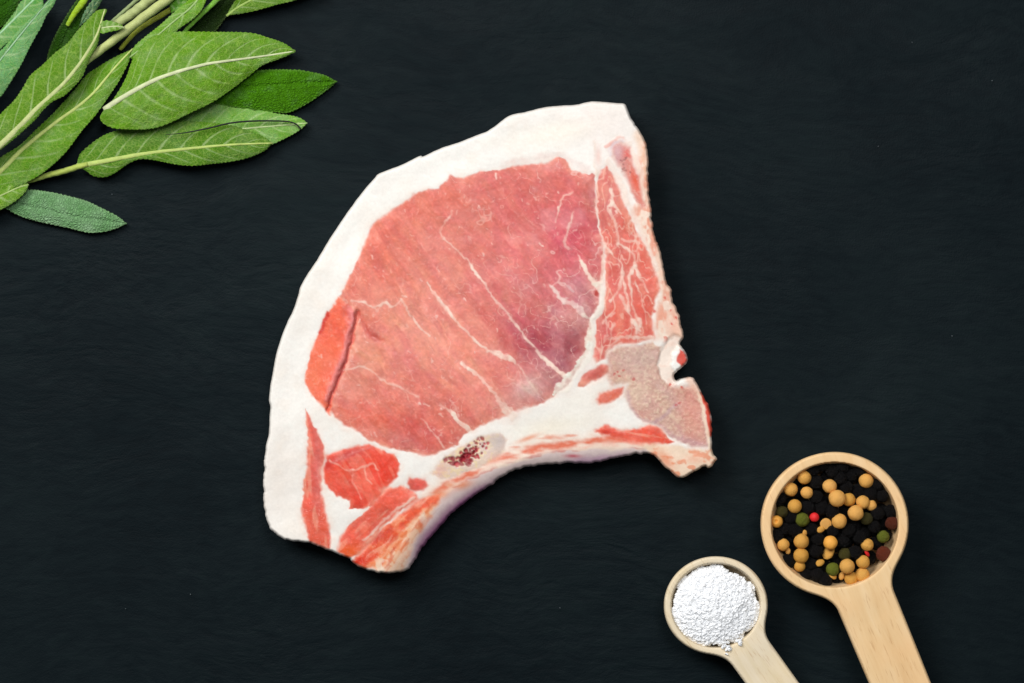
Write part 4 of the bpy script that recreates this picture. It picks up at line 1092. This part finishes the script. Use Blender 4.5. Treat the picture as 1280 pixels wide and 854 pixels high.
# black corns fill the rest: top layer, then a lower layer that shows in the gaps
top = []
tries = 0
while tries < 9000:
    tries += 1
    a = random.uniform(0, 6.283); rr = 73.5 * math.sqrt(random.random())
    x, y = 1041 + rr * math.cos(a), 652.5 + rr * math.sin(a)
    # the pile thins out towards the handle
    if (x - 1041) * .6 + (y - 652.5) * .8 > 63: continue
    if any(math.hypot(x - u, y - v) < r + 5.2 for u, v, r in used): continue
    if any(math.hypot(x - u, y - v) < 12.6 for u, v in top): continue
    top.append((x, y))
for x, y in top:
    corn('black', x, y, random.uniform(8.2, 9.8), random.uniform(-.0012, .0004))
low = []
tries = 0
while tries < 5000:
    tries += 1
    a = random.uniform(0, 6.283); rr = 70 * math.sqrt(random.random())
    x, y = 1041 + rr * math.cos(a), 652.5 + rr * math.sin(a)
    if any(math.hypot(x - u, y - v) < 13.5 for u, v in low): continue
    low.append((x, y))
for x, y in low:
    corn('black', x, y, random.uniform(8.4, 9.6), -.0048)

# ------------------------------------------------------------------ salt
def salt():
    t = NT('salt_crystals')
    co = t.n('ShaderNodeTexCoord').outputs['Object']
    n = t.noise(co, 1200, 2, .5)
    t.set(Base_Color=t.mix(n, (.90, .915, .945), (.95, .955, .965)), Roughness=.5, Specular_IOR_Level=.3, Emission_Strength=0.0)
    cx, cy, R = 893.5, 758.5, 54.0
    V, F = [], []
    def surf(x, y):
        dx, dy = (x - cx) / R, (y - cy) / (R * .90)
        rho = np.hypot(dx, dy)
        return 0.0155 + 0.0050 * np.clip(1 - rho ** 2.2, 0, 1) + .0006 * fbm(np.asarray(x, float), np.asarray(y, float), 14, 301, 3) - .010 * np.clip(rho - .92, 0, 1)
    # packed body of the heap
    n1, n2 = 22, 64
    for i in range(n1 + 1):
        for j in range(n2):
            a = 2 * math.pi * j / n2; rr = R * 0.97 * i / n1 * (1 + .05 * math.sin(3 * a + 1) + .03 * math.sin(7 * a))
            x, y = cx + rr * math.cos(a), cy + rr * .90 * math.sin(a)
            V.append(W(x, y, float(surf(x, y)) - .0009))
    for i in range(n1):
        for j in range(n2):
            j2 = (j + 1) % n2
            F.append((i * n2 + j, (i + 1) * n2 + j, (i + 1) * n2 + j2, i * n2 + j2))
    cube = [Vector(c) for c in ((-1,-1,-1),(1,-1,-1),(1,1,-1),(-1,1,-1),(-1,-1,1),(1,-1,1),(1,1,1),(-1,1,1))]
    cf = ((0,3,2,1),(4,5,6,7),(0,1,5,4),(1,2,6,5),(2,3,7,6),(3,0,4,7))
    def crystal(p, s):
        rot = Matrix.Rotation(random.uniform(0, 6.28), 3, Vector((random.gauss(0, 1), random.gauss(0, 1), random.gauss(0, 1))).normalized())
        sc_ = Vector((s * random.uniform(.6, 1.3), s * random.uniform(.6, 1.3), s * random.uniform(.5, 1.1)))
        b = len(V)
        for c in cube:
            q = Vector((c.x * sc_.x * random.uniform(.7, 1), c.y * sc_.y * random.uniform(.7, 1), c.z * sc_.z))
            V.append(p + rot @ q)
        for f in cf: F.append(tuple(b + i for i in f))
    for k in range(15000):
        a = random.uniform(0, 6.283); rho = math.sqrt(random.random())
        edge = 1 + .05 * math.sin(3 * a + 1) + .04 * math.sin(7 * a) + .03 * math.sin(13 * a + 2)
        x, y = cx + R * rho * edge * math.cos(a), cy + R * .90 * rho * edge * math.sin(a)
        s = random.choice((.5, .6, .7, .8, 1.0, 1.4, 2.4)) * S
        crystal(W(x, y, float(surf(x, y)) + random.uniform(-.0007, .0002)), s)
    o = make_mesh('salt_heap', np.array([tuple(v) for v in V]), F, t.m, smooth=False)
    tag(o, 'heap of coarse white salt crystals filling the smaller wooden spoon', 'salt', None, 'stuff')
    # clumps that fell on the rim and the handle
    for (x, y, n, sp, lb) in ((908.5, 808, 26, 2.6, 'small salt clump fallen on the rim where the handle starts'), (925.5, 802.5, 22, 2.2, 'tiny salt clump on the pale handle root')):
        V.clear(); F.clear()
        for k in range(n):
            crystal(W(random.gauss(x, sp), random.gauss(y, sp * 1.2), .0180 + random.uniform(.0000, .0010)), random.choice((.9, 1.2, 1.6)) * S)
        o = make_mesh('salt_clump', np.array([tuple(v) for v in V]), F, t.m, smooth=False)
        tag(o, lb, 'salt', 'salt clumps off the heap')
    V.clear(); F.clear()
    for (x, y) in ((157, 761), (238, 743), (1140, 53), (1240, 101), (1098, 183), (140, 243), (420, 690), (700, 760), (1190, 420)):
        crystal(W(x, y, .0003), .55 * S)
    o = make_mesh('dust_specks', np.array([tuple(v) for v in V]), F, mat_plain('grey_dust', (.10, .12, .13)), smooth=False)
    tag(o, 'scattered pale dust specks on the slate board', 'dust', None, 'stuff')
salt()
